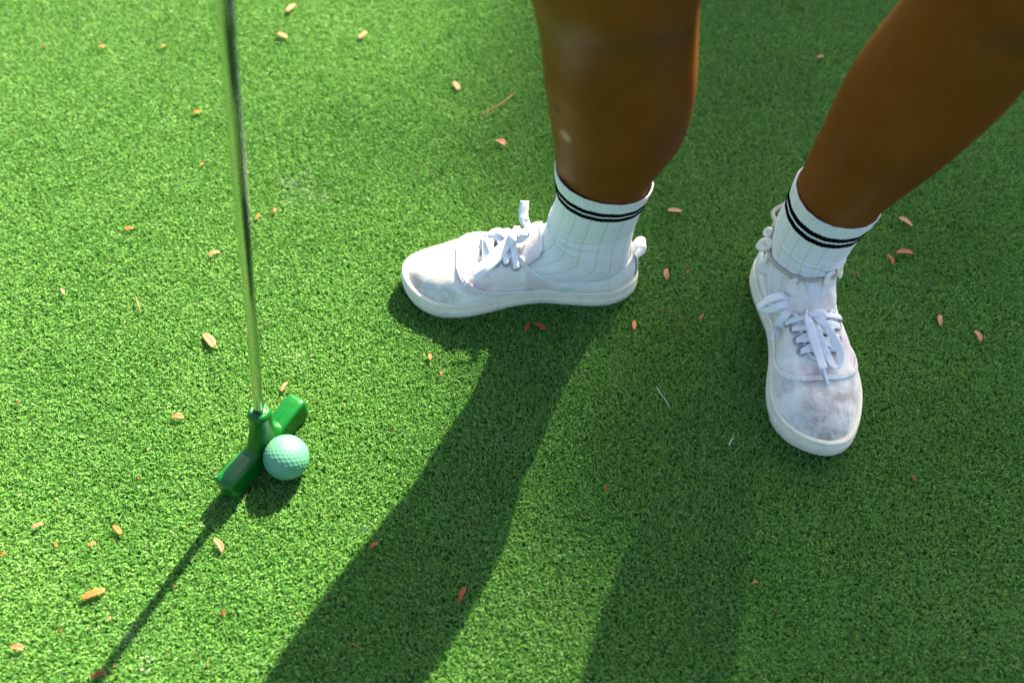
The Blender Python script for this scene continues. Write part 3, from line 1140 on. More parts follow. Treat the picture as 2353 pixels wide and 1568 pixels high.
def shoe_bvh(s, mirror):
    V, F = [], []
    for j in range(MH + 1):
        for i in range(NK):
            V.append(from_shoe(s, mirror, UP[j, i]))
    for j in range(MH):
        for i in range(NK):
            k = (i + 1) % NK
            F.append((j * NK + i, j * NK + k, (j + 1) * NK + k, (j + 1) * NK + i))
    t0 = MH * NK
    for i in range(6 * PER + 4, 12 * PER):                           # the slot between the facings, closed level with them
        F.append((t0 + i, t0 + i + 1, t0 + (192 - i - 1) % NK, t0 + (192 - i) % NK))
    return BVHTree.FromPolygons([Vector(v) for v in V], F)


def free_lace(shoe, s, mirror, pts, name, w=0.0068, face=(0, -0.55, 0.83), spin=None, mat=None, th=0.0013):
    """a loose lace through photographed points: (x, y, lift above the upper) or (x, y, None, world z)"""
    bv = shoe_bvh(s, mirror)
    root, loc, a, my = shoe
    out = []
    o = Vector((0, 0, CAM_H))
    for q in pts:
        d = pix_ray(q[0], q[1]).normalized()
        hit = bv.ray_cast(o, d)
        if len(q) == 4:
            w0 = at(q[0], q[1], q[3])
        elif hit[0] is not None:
            w0 = o + d * (hit[3] - q[2])
        else:
            w0 = at(q[0], q[1], 0.05 + q[2])
        out.append(np.array(w0))
    P = catmull(out, 6)
    N = np.tile(np.array(face, float), (len(P), 1))
    if spin is not None:
        sp = np.interp(np.linspace(0, 1, len(P)), np.linspace(0, 1, len(spin)), [R(v) for v in spin])
        T = tangents(P)
        B = unit(np.cross(T, N))
        N2 = np.cross(B, T)
        N = N2 * np.cos(sp)[:, None] + B * np.sin(sp)[:, None]
    inv = np.array([[math.cos(a), math.sin(a), 0], [-math.sin(a), math.cos(a), 0], [0, 0, 1]])
    Pl = (P - loc) @ inv.T
    Nl = N @ inv.T
    V, F, U = ribbon(Pl, Nl, w, th)
    return link_mesh(name, V, F, mat or M_LACE, root)


# bow of the side-on shoe
free_lace(shoeA, SHOE_A, False, [(1172, 545, .012), (1186, 541, .012), (1203, 541, None, .082), (1216, 534, None, .090), (1213, 520, None, .098), (1204, 506, None, .104), (1202, 490, None, .109), (1204, 474, None, .114), (1205, 461, None, .118)],
          "lace_end", 0.0100, (0.25, -0.8, 0.45), [0, 20, 50, 70, 40, 5, 0, 5, 10])
free_lace(shoeA, SHOE_A, False, [(1170, 545, .012), (1155, 533, .016), (1140, 530, .014), (1127, 534, .010), (1124, 540, .007), (1135, 545, .006), (1152, 545, .008), (1168, 548, .010)], "lace_loop", 0.0095, (0, -0.45, 0.9), [0, 25, 35, 60, 80, 50, 20, 0])
free_lace(shoeA, SHOE_A, False, [(1172, 548, .013), (1155, 564, .013), (1135, 583, .011), (1112, 606, .008), (1094, 623, .005), (1089, 630, .0045), (1097, 633, .0045), (1117, 618, .006), (1140, 597, .008), (1158, 574, .011), (1172, 552, .012)], "lace_loop", 0.0080, (0, -0.6, 0.8), [0, 10, 10, 5, 20, 60, 20, 0, -5, 0, 0])
free_lace(shoeA, SHOE_A, False, [(1178, 548, .013), (1192, 550, .013), (1206, 545, None, .080), (1210, 538, None, .086), (1200, 534, None, .088), (1184, 538, .015)], "lace_loop", 0.0080, (0, -0.6, 0.8), [0, 10, 50, 70, 30, 0])
# bow of the shoe that points at the camera
free_lace(shoeB, SHOE_B, True, [(1862, 708, .012), (1848, 690, .018), (1825, 680, .020), (1795, 679, None, .082), (1765, 688, None, .074), (1746, 702, None, .064), (1746, 712, None, .060), (1766, 712, None, .066), (1795, 700, None, .074), (1825, 690, .018), (1850, 698, .014), (1862, 710, .012)], "lace_loop", 0.0082, (0, -0.5, 0.85), [0, 10, 20, 20, 35, 70, 80, 40, 15, 10, 5, 0])
free_lace(shoeB, SHOE_B, True, [(1866, 708, .014), (1855, 692, .019), (1838, 694, .019), (1818, 705, .016), (1804, 722, .012), (1793, 738, .008), (1785, 752, .006)], "lace_end", 0.0080, (0, -0.5, 0.85), [0, 20, 25, 15, 20, 10, 0])
free_lace(shoeB, SHOE_B, True, [(1785, 751, .006), (1778, 765, .004), (1770, 781, .003)], "aglet", 0.0026, (0, -0.5, 0.85), None, M_AGLET, 0.0022)
free_lace(shoeB, SHOE_B, True, [(1864, 712, .013), (1877, 726, .014), (1898, 750, .012), (1920, 784, .010), (1931, 815, .008), (1926, 838, .005), (1914, 838, .005), (1900, 815, .007), (1886, 783, .011), (1874, 750, .013), (1866, 716, .013)], "lace_loop", 0.0078, (0, -0.5, 0.85), [0, 10, 20, 30, 30, 55, 30, 0, -15, -10, 0])
free_lace(shoeB, SHOE_B, True, [(1858, 712, .013), (1857, 730, .016), (1863, 758, .015), (1873, 790, .013), (1883, 820, .010), (1892, 846, .007)], "lace_end", 0.0084, (0.15, -0.5, 0.85), [0, 0, 10, 15, 5, 0])
free_lace(shoeB, SHOE_B, True, [(1891, 844, .007), (1896, 862, .0045), (1902, 884, .0025)], "aglet", 0.0026, (0, -0.5, 0.85), None, M_AGLET, 0.0022)


# ------------------------------------------------------------------ socks
def build_sock(keys, s, mirror, ztop, tilt, label):
    """tilt: (dx, dy) slope of the cuff plane"""
    n = 120
    K = catmull(keys, 10)
    K = K[(K[:, 2] > 0.052)]
    rings, dist = [], []
    heel = np.array(s["heel"])
    toe = np.array(s["toe"])
    fwd = unit(np.append(toe - heel, 0))
    side = np.array([-fwd[1], fwd[0], 0])
    # instep part: rings that swing from facing forward to facing up
    zs = [k for k in K if k[2] > 0.108]
    keep = [zs[0]]
    for k in zs[1:]:
        if k[2] - keep[-1][2] >= 0.0065:
            keep.append(k)
    zs = keep
    isA = not mirror
    k0 = zs[0]
    if isA:
        xf, xb = heel[0] - (k0[0] - k0[3]), heel[0] - (k0[0] + k0[3])
    else:
        xf, xb = heel[1] - (k0[1] - k0[4]), heel[1] - (k0[1] + k0[4])
    sh = from_shoe(s, mirror, (0.05, 0, 0))
    oy = float(np.dot(np.array(k0[:3]) - sh, side))
    wts = iter((0.0, 0.0, 0.1, 0.2, 0.4, 0.75, 1.0))
    for dx, zf, bx, bz, rl in ((.050, .056, .140, .030, .022), (.030, .0645, .105, .028, .027), (.0185, .0725, .070, .026, .0325), (.0115, .0795, .040, .027, .0335), (.0065, .0865, .021, .034, .0338), (.0035, .0935, xb, .052, .0338), (.0015, .1010, xb, .078, .0338)):
        f_, b_ = from_shoe(s, mirror, (xf + dx, 0, zf)), from_shoe(s, mirror, (bx, 0, bz))
        rings.append(ring((f_ + b_) / 2 + side * oy * next(wts), (f_ - b_) / 2 * 1.02, side * rl, n, 2.15))
    # leg part
    for k in zs:
        c = np.array(k[:3])
        hz = (k[2] - 0.108) / (ztop - 0.108)
        if hz > 1.02:
            break
        gx, gy = 0.0022, 0.0022
        if isA:
            r_ = ring(c, fwd * (k[3] + gx), side * (k[4] + gy), n, 2.12)
        else:
            r_ = ring(c, fwd * (k[4] + gy), side * (k[3] + gx), n, 2.12)
        dz = ((r_[:, 0] - c[0]) * tilt[0] + (r_[:, 1] - c[1]) * tilt[1]) * min(1, max(0, hz)) ** 0.7
        z2 = k[2] + dz                                              # follow the leg at each point's own height
        cx, cy, wx, wy = (np.interp(z2, K[:, 2], K[:, q]) for q in (0, 1, 3, 4))
        r_ = np.column_stack([cx + (r_[:, 0] - c[0]) * (wx + gx) / (k[3] + gx), cy + (r_[:, 1] - c[1]) * (wy + gy) / (k[4] + gy), z2])
        rings.append(r_)
    R0 = np.array(rings)
    # finer rows with knit folds over the ankle's bend
    RR = catmull(R0.reshape(len(R0), -1), 5).reshape(-1, n, 3)
    nr = len(RR)
    ctr = RR.mean(1, keepdims=True)
    frac = np.linspace(0, 1, nr)[:, None]
    ph = (np.arange(n) * 2 * np.pi / n)[None, :]
    front = np.clip(0.5 + 0.5 * np.cos(ph), 0, 1) ** 1.5
    fold = np.exp(-((frac - 0.42) / 0.10) ** 2) * front
    wr = fold * (0.0018 * np.sin(frac * 105 + 1.1 * np.sin(ph * 2.0) + 0.6 * ph) + 0.0006 * np.sin(frac * 190 + 2 * ph))
    cab = 0.00018 * np.cos(ph * 17)
    RR = RR + unit(RR - ctr) * (wr + cab)[:, :, None]
    # rolled inner edge
    topc = RR[-1].mean(0)
    inner = [RR[-1] + np.array([0, 0, 0.0007]) + unit(topc - RR[-1]) * 0.0006, RR[-1] + unit(topc - RR[-1]) * 0.0020 - np.array([0, 0, 0.0006]), RR[-1] + unit(topc - RR[-1]) * 0.0024 - np.array([0, 0, 0.012])]
    allr = [r for r in RR] + inner
    V, F, U = loft(allr, True, False)
    o = under_person(link_mesh("sock", V, F, M_SOCK, None, True, U))
    o["label"] = label
    # the ribbed cuff: the top 24 mm
    seg = np.linalg.norm(np.diff(RR.mean(1), axis=0), axis=1)
    dtop = np.concatenate([np.cumsum(seg[::-1])[::-1], [0]])
    cuff = np.concatenate([np.repeat((dtop < 0.0160).astype(float), n), np.ones(3 * n)])
    at_ = o.data.attributes.new("cuff", 'FLOAT', 'POINT')
    at_.data.foreach_set("value", cuff.astype(np.float32))

    # two black bands knitted in below the cuff, slightly proud, with toothed edges
    def row_at(d):
        k = int(np.searchsorted(-dtop, -d))
        k = min(max(k, 1), nr - 1)
        d0, d1 = dtop[k - 1], dtop[k]
        f = (d0 - d) / (d0 - d1 + 1e-9)
        return RR[k - 1] * (1 - f) + RR[k] * f
    for d0, d1 in ((0.0168, 0.0228), (0.0262, 0.0322)):
        rows = []
        for d, e in ((d0, 0.0), (d0, 0.0005), ((d0 + d1) / 2, 0.0006), (d1, 0.0005), (d1, 0.0)):
            r0 = row_at(d)
            r1 = row_at(d + 0.0005)
            tooth = (np.arange(n) % 2)[:, None] * 1.0 if d in (d0, d1) else np.zeros((n, 1))
            r0 = r0 * (1 - tooth) + r1 * tooth
            c = r0.mean(0)
            rows.append(r0 + unit((r0 - c) * np.array([1, 1, 0.2])) * e)
        V, F, U = loft(rows, True, False)
        b = link_mesh("stripe", V, F, M_BLACK_KNIT)
        b.parent = o
    return o


build_sock(LEG_A, SHOE_A, False, 0.194, (-0.25, 0.02), "white knit sock with two black bands above the side-on shoe")
sockB = build_sock(LEG_B, SHOE_B, True, 0.178, (-0.10, 0.0), "white knit sock with two black bands and a shell anklet")


# ------------------------------------------------------------------ shell anklet on the second ankle
def build_anklet():
    root = under_person(empty("anklet"))
    root.location = (0.293, 0.640, 0.085)
    root["label"] = "twisted cord anklet hung with pale shell discs"
    # round the ankle, low in front, riding up behind
    pts = [(1775, 598, .074), (1797, 619, .072), (1822, 633, .072), (1850, 641, .0725), (1880, 643, .073), (1903, 639, .075), (1922, 624, .080)]
    bv = BVHTree.FromPolygons([v.co.copy() for v in sockB.data.vertices], [tuple(p.vertices) for p in sockB.data.polygons])

    def on_sock(x, y, z, lift):
        d = pix_ray(x, y).normalized()
        o = Vector((0, 0, CAM_H))
        hit = bv.ray_cast(o, d)
        return np.array(o + d * (hit[3] - lift)) if hit[0] is not None else np.array(at(x, y, z))

    W = [on_sock(*q, 0.0018) for q in pts]
    back = [np.array([0.330, 0.668, 0.088]), np.array([0.318, 0.697, 0.093]), np.array([0.292, 0.706, 0.094]), np.array([0.268, 0.694, 0.093])]
    left = [np.array(at(1784, 519, .096)), np.array(at(1770, 548, .089)), np.array(at(1766, 576, .080))]
    C = catmull(W + back + left, 14, True)
    # push out of the sock where it dips in
    for i in range(len(C)):
        loc, nrm, _, _ = bv.find_nearest(Vector(C[i]))
        cen = np.array([0.2945, 0.650, loc.z])
        nn = np.array(nrm)
        if np.dot(nn[:2], np.array(loc)[:2] - cen[:2]) < 0:
            nn = -nn
        q = np.dot(C[i] - np.array(loc), nn)
        if q < 0.0016:
            C[i] = np.array(loc) + nn * 0.0016
    T = tangents(C, True)
    N = unit(np.cross(T, np.tile([0, 0, 1.0], (len(C), 1))))
    B = np.cross(T, N)
    per = 6
    i2 = np.linspace(0, len(C), len(C) * per, endpoint=False)
    idx = i2.astype(int) % len(C)
    f = (i2 - np.floor(i2))[:, None]
    nx = (idx + 1) % len(C)
    Cc, Nc, Bc = C[idx] * (1 - f) + C[nx] * f, unit(N[idx] * (1 - f) + N[nx] * f), unit(B[idx] * (1 - f) + B[nx] * f)
    s = np.concatenate([[0], np.cumsum(np.linalg.norm(np.diff(Cc, axis=0), axis=1))])
    turns = round(s[-1] / 0.0052)
    Pm = Matrix.Translation(-Vector(root.location))
    off = np.array(root.location)
    strands = []
    for k in range(2):
        ph = 2 * np.pi * turns * s / s[-1] + k * np.pi
        P = Cc + Nc * (np.cos(ph) * 0.0011)[:, None] + Bc * (np.sin(ph) * 0.0011)[:, None] - off
        strands.append(tube(P, 0.00120, 6, True))
    link_mesh("cord", *join_parts(strands)[:2], M_CORD, root)
    # shells: centre, face normal, long and short half axes (m)
    shells = [((1763, 533), .092, (-0.75, -0.25, 0.35), 0.0058, 0.0046, 70), ((1755, 562), .083, (-0.72, -0.50, 0.50), 0.0088, 0.0062, 60), ((1759, 614), .067, (-0.50, -0.62, 0.60), 0.0080, 0.0078, 20),
              ((1829, 659), .066, (0.02, -0.72, 0.69), 0.0087, 0.0084, 0), ((1908, 640), .072, (0.42, -0.72, 0.55), 0.0083, 0.0066, 50), ((1930, 618), .079, (0.80, -0.45, 0.38), 0.0092, 0.0056, 80)]
    for (px, py), z, nn, ra, rb, ang in shells:
        c = on_sock(px, py, z, 0.0060) - off
        nn = unit(nn)
        t1 = unit(np.cross(nn, (0, 0, 1)))
        t2 = np.cross(nn, t1)
        ca, sa = math.cos(R(ang)), math.sin(R(ang))
        A, Bv = t1 * ca + t2 * sa, -t1 * sa + t2 * ca
        rings = []
        for k, (q, h) in enumerate(((0.05, -0.0016), (0.7, -0.0016), (0.97, -0.0012), (1.0, -0.0003), (0.96, 0.0005), (0.80, 0.0012), (0.5, 0.0013), (0.3, 0.0008), (0.12, 0.0004))):
            wob = 1 + 0.035 * np.sin(np.arange(28) * 2 * np.pi / 28 * 3 + px) + 0.02 * np.sin(np.arange(28) * 2 * np.pi / 28 * 5 + py)
            rg = ring((0, 0, 0), A * ra * q * 1.12, Bv * rb * q * 1.12, 28) * wob[:, None]
            rings.append(rg + c + nn * h)
        V, F, U = loft(rings)
        link_mesh("shell", V, F, M_SHELL, root)
        # the loop that ties it to the cord
        w = c + off
        j = int(np.argmin(np.linalg.norm(C - w, axis=1)))
        d = C[j] - off
        e = c + nn * 0.0022 + (d - c) * 0.45
        link_mesh("tie", *tube(catmull([c + nn * 0.0004 + (d - c) * 0.40, e, d + nn * 0.0018, d - nn * 0.0015], 5), 0.0009, 6)[:2], M_CORD, root)


build_anklet()


# ------------------------------------------------------------------ putter
def build_putter():
    base = Vector((-0.2365, 0.4630, 0.0))
    root = empty("putter", base)
    tag(root, "putter with a chromed steel shaft and a two-way green rubber head, behind the mint ball", "putter")
    ax = unit(np.array([0.526, 0.850, 0]))            # heel-to-toe direction of the head
    nr = np.array([ax[1], -ax[0], 0])                 # face towards the ball
    off = np.array(base)

    # head: a bar that thins to the middle and swells to blunt, rounded ends
    L = 0.0565
    rings = []
    stations = [(-1.0, .55, .62), (-.985, .80, .80), (-.95, .93, .93), (-.88, 1, 1), (-.7, 1.0, .98), (-.5, .98, .93), (-.3, .97, .86), (-.12, .98, .84), (0.12, .98, .84), (.3, .97, .86), (.5, .98, .93), (.7, 1, .98), (.88, 1, 1), (.95, .93, .93), (.985, .80, .80), (1.0, .55, .62)]
    for t, wq, hq in stations:
        hw, hh = 0.0106 * wq, 0.0140 * hq
        zc = 0.0045 + 0.0140 + (hq - 1) * 0.0140 * 0.75
        if abs(t) > 0.94:
            zc = 0.0045 + 0.0140
        rings.append(ring(ax * L * t + np.array([0, 0, zc]), nr * hw, np.array([0, 0, hh]), 40, 6.0))
    R2 = catmull(np.array(rings).reshape(len(rings), -1), 3).reshape(-1, 40, 3)
    head = loft([r for r in R2])
    # hosel: a flared neck rising from the middle, leaning with the shaft
    S0 = np.array([-0.2299, 0.4674, 0.0740])
    S1 = np.array([-0.1734, 0.5130, 0.4790])
    dirn = unit(S1 - S0)
    sd = unit(np.cross(dirn, nr))
    fw = np.cross(sd, dirn)
    neck0 = np.array([0, 0.0, 0.016])
    tipn = S0 - off
    hr = []
    for t, ra, rb in ((0, 0.027, 0.0103), (0.12, 0.0245, 0.0103), (0.28, 0.0185, 0.0102), (0.45, 0.0138, 0.0101), (0.62, 0.0112, 0.0100), (0.78, 0.0102, 0.0100), (0.90, 0.0106, 0.0105), (0.97, 0.0102, 0.0102), (1.01, 0.0088, 0.0088), (1.03, 0.0066, 0.0066), (1.015, 0.0056, 0.0056), (0.9, 0.0052, 0.0052)):
        c = neck0 * (1 - t) + tipn * t
        k = min(1, t * 1.6)
        a_ = unit(ax * (1 - k) + (-sd if np.dot(sd, ax) < 0 else sd) * k)
        b_ = unit(nr * (1 - k) + (fw if np.dot(fw, nr) > 0 else -fw) * k)
        hr.append(ring(c, a_ * ra, b_ * rb, 40, 2.3))
    H2 = catmull(np.array(hr).reshape(len(hr), -1), 4).reshape(-1, 40, 3)
    neck = loft([r for r in H2])
    V, F, U = join_parts([head, neck])
    tmp = link_mesh("head_build", V, F, M_GREEN)
    md = tmp.modifiers.new("r", 'REMESH')
    md.mode = 'VOXEL'
    md.voxel_size = 0.0009
    sm = tmp.modifiers.new("s", 'SMOOTH')
    sm.iterations = 14
    sm.factor = 0.5
    dg = bpy.context.evaluated_depsgraph_get()
    me = bpy.data.meshes.new_from_object(tmp.evaluated_get(dg))
    old = tmp.data
    bpy.data.objects.remove(tmp)
    bpy.data.meshes.remove(old)
    me.name = "head"
    me.polygons.foreach_set("use_smooth", [True] * len(me.polygons))
    if not me.materials:
        me.materials.append(M_GREEN)
    o = bpy.data.objects.new("head", me)
    COL.objects.link(o)
    o.parent = root
    # moulding line along the top of both wings
    for sg in (-1, 1):
        pts = [ax * L * t * sg + np.array([0, 0, 0.0045 + 0.0140 + (hq - 1) * 0.0140 * 0.75 + 0.0140 * hq - 0.00005]) for t, hq in ((.42, .905), (.55, .945), (.7, .98), (.84, .998))]
        link_mesh("mould_line", *tube(catmull(pts, 4), 0.00028, 6)[:2], M_GREEN, root)
    # stepped shaft
    zz = [0.0, 0.015, 0.155, 0.156, 0.215, 0.216, 0.275, 0.276, 0.335, 0.336, 0.395, 0.396, 0.70]
    rr = [0.0047, 0.0047, 0.0047, 0.0049, 0.0049, 0.0051, 0.0051, 0.0053, 0.0053, 0.0055, 0.0055, 0.0057, 0.0060]
    P = np.array([S0 - off - dirn * 0.008 + dirn * z for z in zz])
    link_mesh("shaft", *tube(P, rr, 28, up=nr), M_CHROME, root)
    ferr = np.array([S0 - off + dirn * z for z in (-0.004, 0.0012, 0.0016)])
    link_mesh("ferrule", *tube(ferr, [0.0062, 0.0062, 0.0052], 24, up=nr), M_GREEN, root)
    G = np.array([S0 - off + dirn * z for z in (0.66, 0.665, 0.72, 0.93, 0.945, 0.948)])
    link_mesh("grip", *tube(G, [0.0065, 0.0095, 0.0105, 0.0130, 0.0130, 0.010], 20, up=nr), M_GRIP, root)


build_putter()


# ------------------------------------------------------------------ ball
def build_ball():
    r = 0.02135
    c = Vector((-0.2118, 0.4468, r + 0.0032))

    def geodesic(f):
        bm = bmesh.new()
        bmesh.ops.create_icosphere(bm, subdivisions=1, radius=1)
        v = [np.array(x.co) for x in bm.verts]
        fs = [[x.index for x in q.verts] for q in bm.faces]
        bm.free()
        S = set()
        out = []
        for a, b, d in fs:
            for i in range(f + 1):
                for j in range(f + 1 - i):
                    p = (v[a] * i + v[b] * j + v[d] * (f - i - j))
                    p = p / np.linalg.norm(p)
                    k = tuple(np.round(p, 4))
                    if k not in S:
                        S.add(k)
                        out.append(p)
        return np.array(out)
    D = geodesic(6)
    rot = np.array(Matrix.Rotation(0.7, 3, (0.3, 0.5, 0.8)))
    D = D @ rot.T
    bm = bmesh.new()
    bmesh.ops.create_icosphere(bm, subdivisions=7, radius=1)
    me = bpy.data.meshes.new("golf_ball")
    bm.to_mesh(me)
    bm.free()
    V = np.empty(len(me.vertices) * 3)
    me.vertices.foreach_get("co", V)
    V = unit(V.reshape(-1, 3))
    best = np.full(len(V), -1.0)
    for k in range(0, len(V), 8000):
        best[k:k + 8000] = (V[k:k + 8000] @ D.T).max(1)
    ang = np.arccos(np.clip(best, -1, 1))
    rad = 0.090
    q = np.clip(ang / rad, 0, 1)
    depth = 0.00026 * (1 - q ** 2) ** 0.8 * (q < 1)
    V = V * (r - depth)[:, None]
    me.vertices.foreach_set("co", V.astype(np.float32).ravel())
    me.update()
    me.polygons.foreach_set("use_smooth", [True] * len(me.polygons))
    me.materials.append(M_BALL)
    o = bpy.data.objects.new("golf_ball", me)
    o.location = c
    COL.objects.link(o)
    tag(o, "mint green dimpled golf ball touching the face of the green putter head", "golf ball")


build_ball()

# ------------------------------------------------------------------ fallen leaflets
# x, y, length (2352-px units), direction in degrees (0 right, 90 up), width ratio, colour, curl, label
LEAVES = [
    (668, 18, 27, 38, .42, "pale", .2, "pale peach leaflet at the top edge of the photo, above the other pale leaflets"),
    (648, 80, 23, -22, .42, "tan", .2, "tan leaflet right of the shaft, just below the topmost pale leaflet"),
    (833, 80, 24, 32, .42, "pale", .2, "pale leaflet alone in the bright turf between shaft and knee, near the top"),
    (1048, 196, 22, -62, .45, "pale", .2, "pale steep leaflet left of the long dry stalk"),
    (1150, 326, 23, -30, .48, "pink", .3, "pinkish leaflet on the turf left of the scarred shin, below the stalk"),
    (453, 256, 18, 2, .42, "orange", .2, "small level orange leaflet just left of the upper shaft"),
    (463, 376, 10, 40, .5, "orange", .3, "small orange leaf scrap left of the shaft, midway up the photo"),
    (100, 105, 12, 30, .45, "brown", .3, "small dull brown leaflet near the top left corner"),
    (374, 105, 12, 30, .45, "tan", .3, "small blurred tan leaflet high up, left of the shaft"),
    (233, 106, 12, -20, .45, "tan", .3, "faint small tan leaflet high up, between corner and shaft"),
    (295, 524, 20, 2, .42, "orange", .25, "level orange leaflet alone in the turf far left of the shaft"),
    (491, 581, 27, 14, .36, "tan", .3, "slim tan leaflet touching the turf close left of the mid shaft"),
    (591, 497, 15, 50, .40, "orange", .3, "short tilted orange leaflet right beside the mid shaft"),
    (632, 482, 11, 70, .6, "red", .4, "stubby red-orange leaf scrap below the whitish scuff in the turf"),
    (143, 668, 14, -75, .42, "pink", .3, "small upright pink leaflet near the left edge, middle height"),
    (480, 780, 41, -55, .42, "pale", .25, "largest pale leaflet, lying left of the lower shaft"),
    (988, 818, 15, 85, .55, "orange", .3, "short upright orange leaflet left of the leg's shadow, below the side-on shoe"),
    (1014, 857, 11, 75, .5, "red", .4, "tiny red-orange scrap at the edge of the leg's shadow"),
    (652, 887, 27, 55, .36, "pink", .25, "slim pink-orange leaflet just beyond the far end of the putter head"),
    (407, 956, 27, -8, .42, "tan", .3, "level tan leaflet left of the putter's neck"),
    (40, 923, 12, 0, .45, "brown", .3, "small brown leaflet at the left edge beside nothing else"),
    (86, 1205, 27, 16, .38, "pink", .25, "pinkish slim leaflet near the left edge, below the putter head's level"),
    (269, 1215, 26, -52, .42, "orange", .25, "vivid orange pointed leaflet left of the putter's shadow"),
    (210, 1249, 21, 8, .36, "tan", .3, "slim curled tan leaflet just left of the vivid orange one"),
    (127, 1250, 14, -65, .35, "orange", .9, "tightly curled thin orange leaflet below the pinkish slim one"),
    (8, 1271, 15, 20, .45, "orange", .7, "curled orange leaflet cut by the left edge"),
    (503, 1251, 35, -68, .38, "pale", .5, "pale twisted leaflet right of the shaft's shadow, below the putter head"),
    (213, 1363, 55, 18, .34, "orange", .2, "largest leaflet, bright orange, in the lower left turf"),
    (250, 1420, 14, 55, .48, "pink", .3, "small pink leaflet below the largest orange one"),
    (512, 1409, 18, 10, .5, "brown", .9, "crumpled brown leaflet right of the shaft's shadow"),
    (38, 1486, 28, -14, .44, "tan", .35, "broad tan leaflet in the bottom left corner"),
    (225, 1548, 38, 18, .38, "brown", .2, "reddish brown leaflet at the bottom edge, at the end of the shaft's shadow"),
    (139, 1446, 11, 25, .5, "brown", .4, "small dark brown leaflet between the corner leaflet and the largest orange one"),
    (858, 1251, 22, 24, .40, "red", .3, "red-tan leaflet inside the broad leg shadow, lower middle"),
    (1061, 1364, 39, 63, .34, "red", .3, "long red-orange leaflet at the right edge of the leg's shadow"),
    (1211, 749, 21, 62, .42, "red", .25, "left one of two red leaflets under the side-on shoe"),
    (1241, 749, 29, -38, .40, "red", .25, "right, longer one of two red leaflets under the side-on shoe"),
    (1457, 746, 22, 82, .40, "orange", .3, "upright orange leaflet below the heel of the side-on shoe"),
    (1612, 727, 18, 45, .32, "tan", .3, "thin tilted tan leaflet between the shoes, by the fine hair"),
    (1531, 629, 24, 84, .45, "pale", .25, "upright pale leaflet between the two shoes"),
    (1550, 483, 33, -6, .42, "pale", .2, "level pale leaflet between the two striped socks"),
    (1580, 623, 11, 15, .45, "orange", .4, "tiny orange leaflet right of the upright pale one"),
    (2081, 508, 36, -32, .40, "pale", .25, "long pale leaflet right of the second sock, uppermost of three"),
    (2078, 579, 40, -8, .34, "red", .25, "level red-orange leaflet right of the second sock"),
    (2046, 595, 25, -72, .32, "red", .5, "thin upright red-orange leaflet hooked under the level one"),
    (2160, 735, 27, 86, .34, "tan", .35, "upright pointed tan leaflet right of the scuffed shoe"),
    (2247, 771, 26, -78, .48, "pink", .4, "plump pink-orange leaflet nearest the right edge"),
    (1960, 628, 13, -35, .5, "brown", .4, "small brownish leaflet beside the shell anklet"),
    (1885, 130, 18, 12, .40, "tan", .3, "blurred tan leaflet in the shade beside the second leg"),
    (1733, 1337, 16, 10, .32, "orange", .4, "thin level orange leaflet in the shaded turf below the scuffed toe"),
    (1392, 1122, 14, 85, .32, "red", .5, "thin upright red leaflet in the dark turf between the leg shadows"),
    (2098, 1096, 17, -62, .30, "red", .5, "thin slanting red leaflet right of the scuffed toe"),
    (953 + 140, 1198, 10, 60, .4, "brown", .4, "tiny brown leaf scrap at the right rim of the leg's shadow"),
]


def build_leaf(spec):
    x, y, ln, ang, wr, colr, curl, label = spec
    r = np.random.default_rng(int(x * 7 + y))
    dx, dy = math.cos(R(ang)) * ln / 2, -math.sin(R(ang)) * ln / 2
    z = PILE + 0.0005
    a, b = np.array(at(x - dx, y - dy, z)), np.array(at(x + dx, y + dy, z))
    c = (a + b) / 2
    e = unit(b - a)
    L = np.linalg.norm(b - a)
    s = np.array([-e[1], e[0], 0])
    nu, nv = 13, 5
    W = L * wr * 0.44 * (1.0 if abs(math.sin(R(ang))) > 0.5 else 1.18)
    skew = r.uniform(-.65, .65)
    curl = curl * r.uniform(0.6, 1.9)
    tilt = r.uniform(-0.22, 0.22)
    tilt2 = r.uniform(-0.10, 0.10)
    V = []
    for i in range(nu):
        t = i / (nu - 1)
        hw = W * max(0.06, (math.sin(math.pi * min(1, max(0, (t * 0.94 + 0.03)))) ** 0.42)) * (1 + skew * (t - 0.5))
        arch = curl * L * 0.30 * (4 * t * (1 - t)) * (0.6 + 0.4 * r.random() * 0.2)
        side = curl * L * 0.14 * math.sin((t - 0.3) * math.pi * 1.4)
        for j in range(nv):
            q = (j / (nv - 1)) * 2 - 1
            p = c + e * (t - 0.5) * L + s * (q * hw + side)
            p[2] = z + arch * 0.5 + abs(q) ** 1.6 * hw * (0.12 + 0.45 * curl) + q * hw * tilt + (t - 0.5) * L * tilt2
            V.append(p - c)
    V = np.array(V)
    zmin = V[:, 2].min()
    V[:, 2] += 0
    F, U = [], []
    for i in range(nu - 1):
        for j in range(nv - 1):
            F.append((i * nv + j, i * nv + j + 1, (i + 1) * nv + j + 1, (i + 1) * nv + j))
            U += [(i / (nu - 1), j / (nv - 1)), (i / (nu - 1), (j + 1) / (nv - 1)), ((i + 1) / (nu - 1), (j + 1) / (nv - 1)), ((i + 1) / (nu - 1), j / (nv - 1))]
    o = link_mesh("leaflet", V, F, LEAF[colr], None, True, U)
    o.location = (c[0], c[1], c[2] - max(0, zmin) - 0.0008)
    sol = o.modifiers.new("thickness", 'SOLIDIFY')
    sol.thickness = 0.00028
    tag(o, label, "leaf", "fallen leaflets scattered on the turf")


for sp in LEAVES:
    build_leaf(sp)


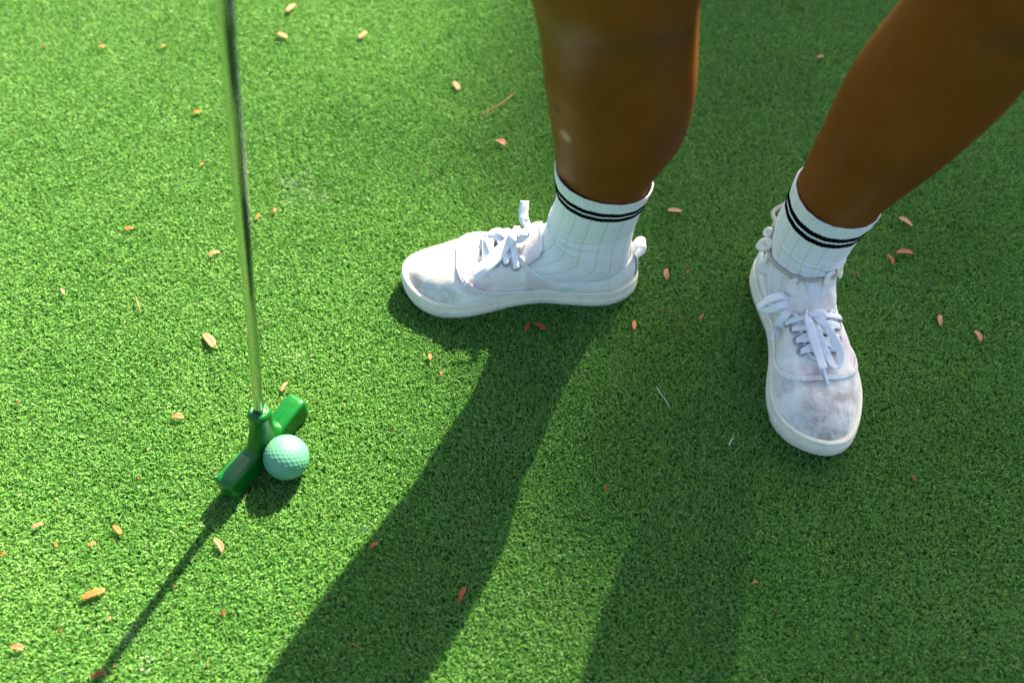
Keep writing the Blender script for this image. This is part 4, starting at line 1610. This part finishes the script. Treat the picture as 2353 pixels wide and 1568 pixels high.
def strand(name, pts, r, mat, label, cat):
    P = catmull([np.array(at(px, py, PILE + dz)) for px, py, dz in pts], 5)
    c = P.mean(0)
    o = link_mesh(name, *tube(P - c, np.interp(np.linspace(0, 1, len(P)), [0, .5, 1], [r, r, r * 0.5]), 6)[:2], mat)
    o.location = c
    tag(o, label, cat)


strand("leaf_stalk", [(1100, 266, .001), (1128, 252, .003), (1157, 234, .004), (1184, 211, .001)], 0.0009, M_STALK, "long bent dry stalk in the bright turf left of the leg", "stalk")
strand("leaf_stalk", [(312, 682, .001), (317, 700, .002), (324, 718, 0)], 0.0006, M_STALK, "short dry stalk far left of the lower shaft", "stalk")
strand("leaf_stalk", [(1505, 714, .001), (1530, 708, .003), (1556, 722, .003), (1572, 748, .002), (1578, 776, .0005)], 0.00028, M_STALK, "fine curved dry stalk arching between the two shoes", "stalk")
strand("leaf_stalk", [(800, 1475, .001), (820, 1483, .002), (838, 1492, .0)], 0.0005, M_STALK, "short dry stalk at the left rim of the leg's shadow, near the bottom", "stalk")
strand("white_thread", [(1508, 888, .001), (1520, 908, .002), (1527, 915, .001), (1540, 938, .001)], 0.00026, M_THREAD, "white thread lying in the shade between the shoes", "thread")
strand("white_thread", [(1674, 1022, .001), (1680, 1010, .003), (1686, 1004, .001)], 0.00045, M_THREAD, "bright short white thread left of the scuffed toe", "thread")


def build_crumbs():
    r = np.random.default_rng(21)
    parts = []
    pts = [(r.uniform(0, 2352), r.uniform(0, 1568)) for _ in range(42)] + [(r.uniform(0, 750), r.uniform(900, 1560)) for _ in range(26)]
    pts += [(735, 1281), (693, 1262), (1225, 1350), (1318, 806), (1650, 100), (386, 1500), (262, 1530), (560, 1545)]
    for px, py in pts:
        c = np.array(at(px, py, PILE - 0.001))
        a = r.uniform(0, 6.28)
        L = r.uniform(0.0009, 0.0024)
        e = np.array([math.cos(a), math.sin(a), r.uniform(-.4, .4)]) * L
        parts.append(tube([c - e, c, c + e], np.array([.25, 1, .3]) * L * 0.38, 5))
    V, F, U = join_parts(parts)
    o = link_mesh("leaf_crumbs", V, F, LEAF["brown"], None, True, U)
    o["kind"] = "stuff"
    o["label"] = "tiny orange crumbs of dry leaf strewn through the turf"


build_crumbs()
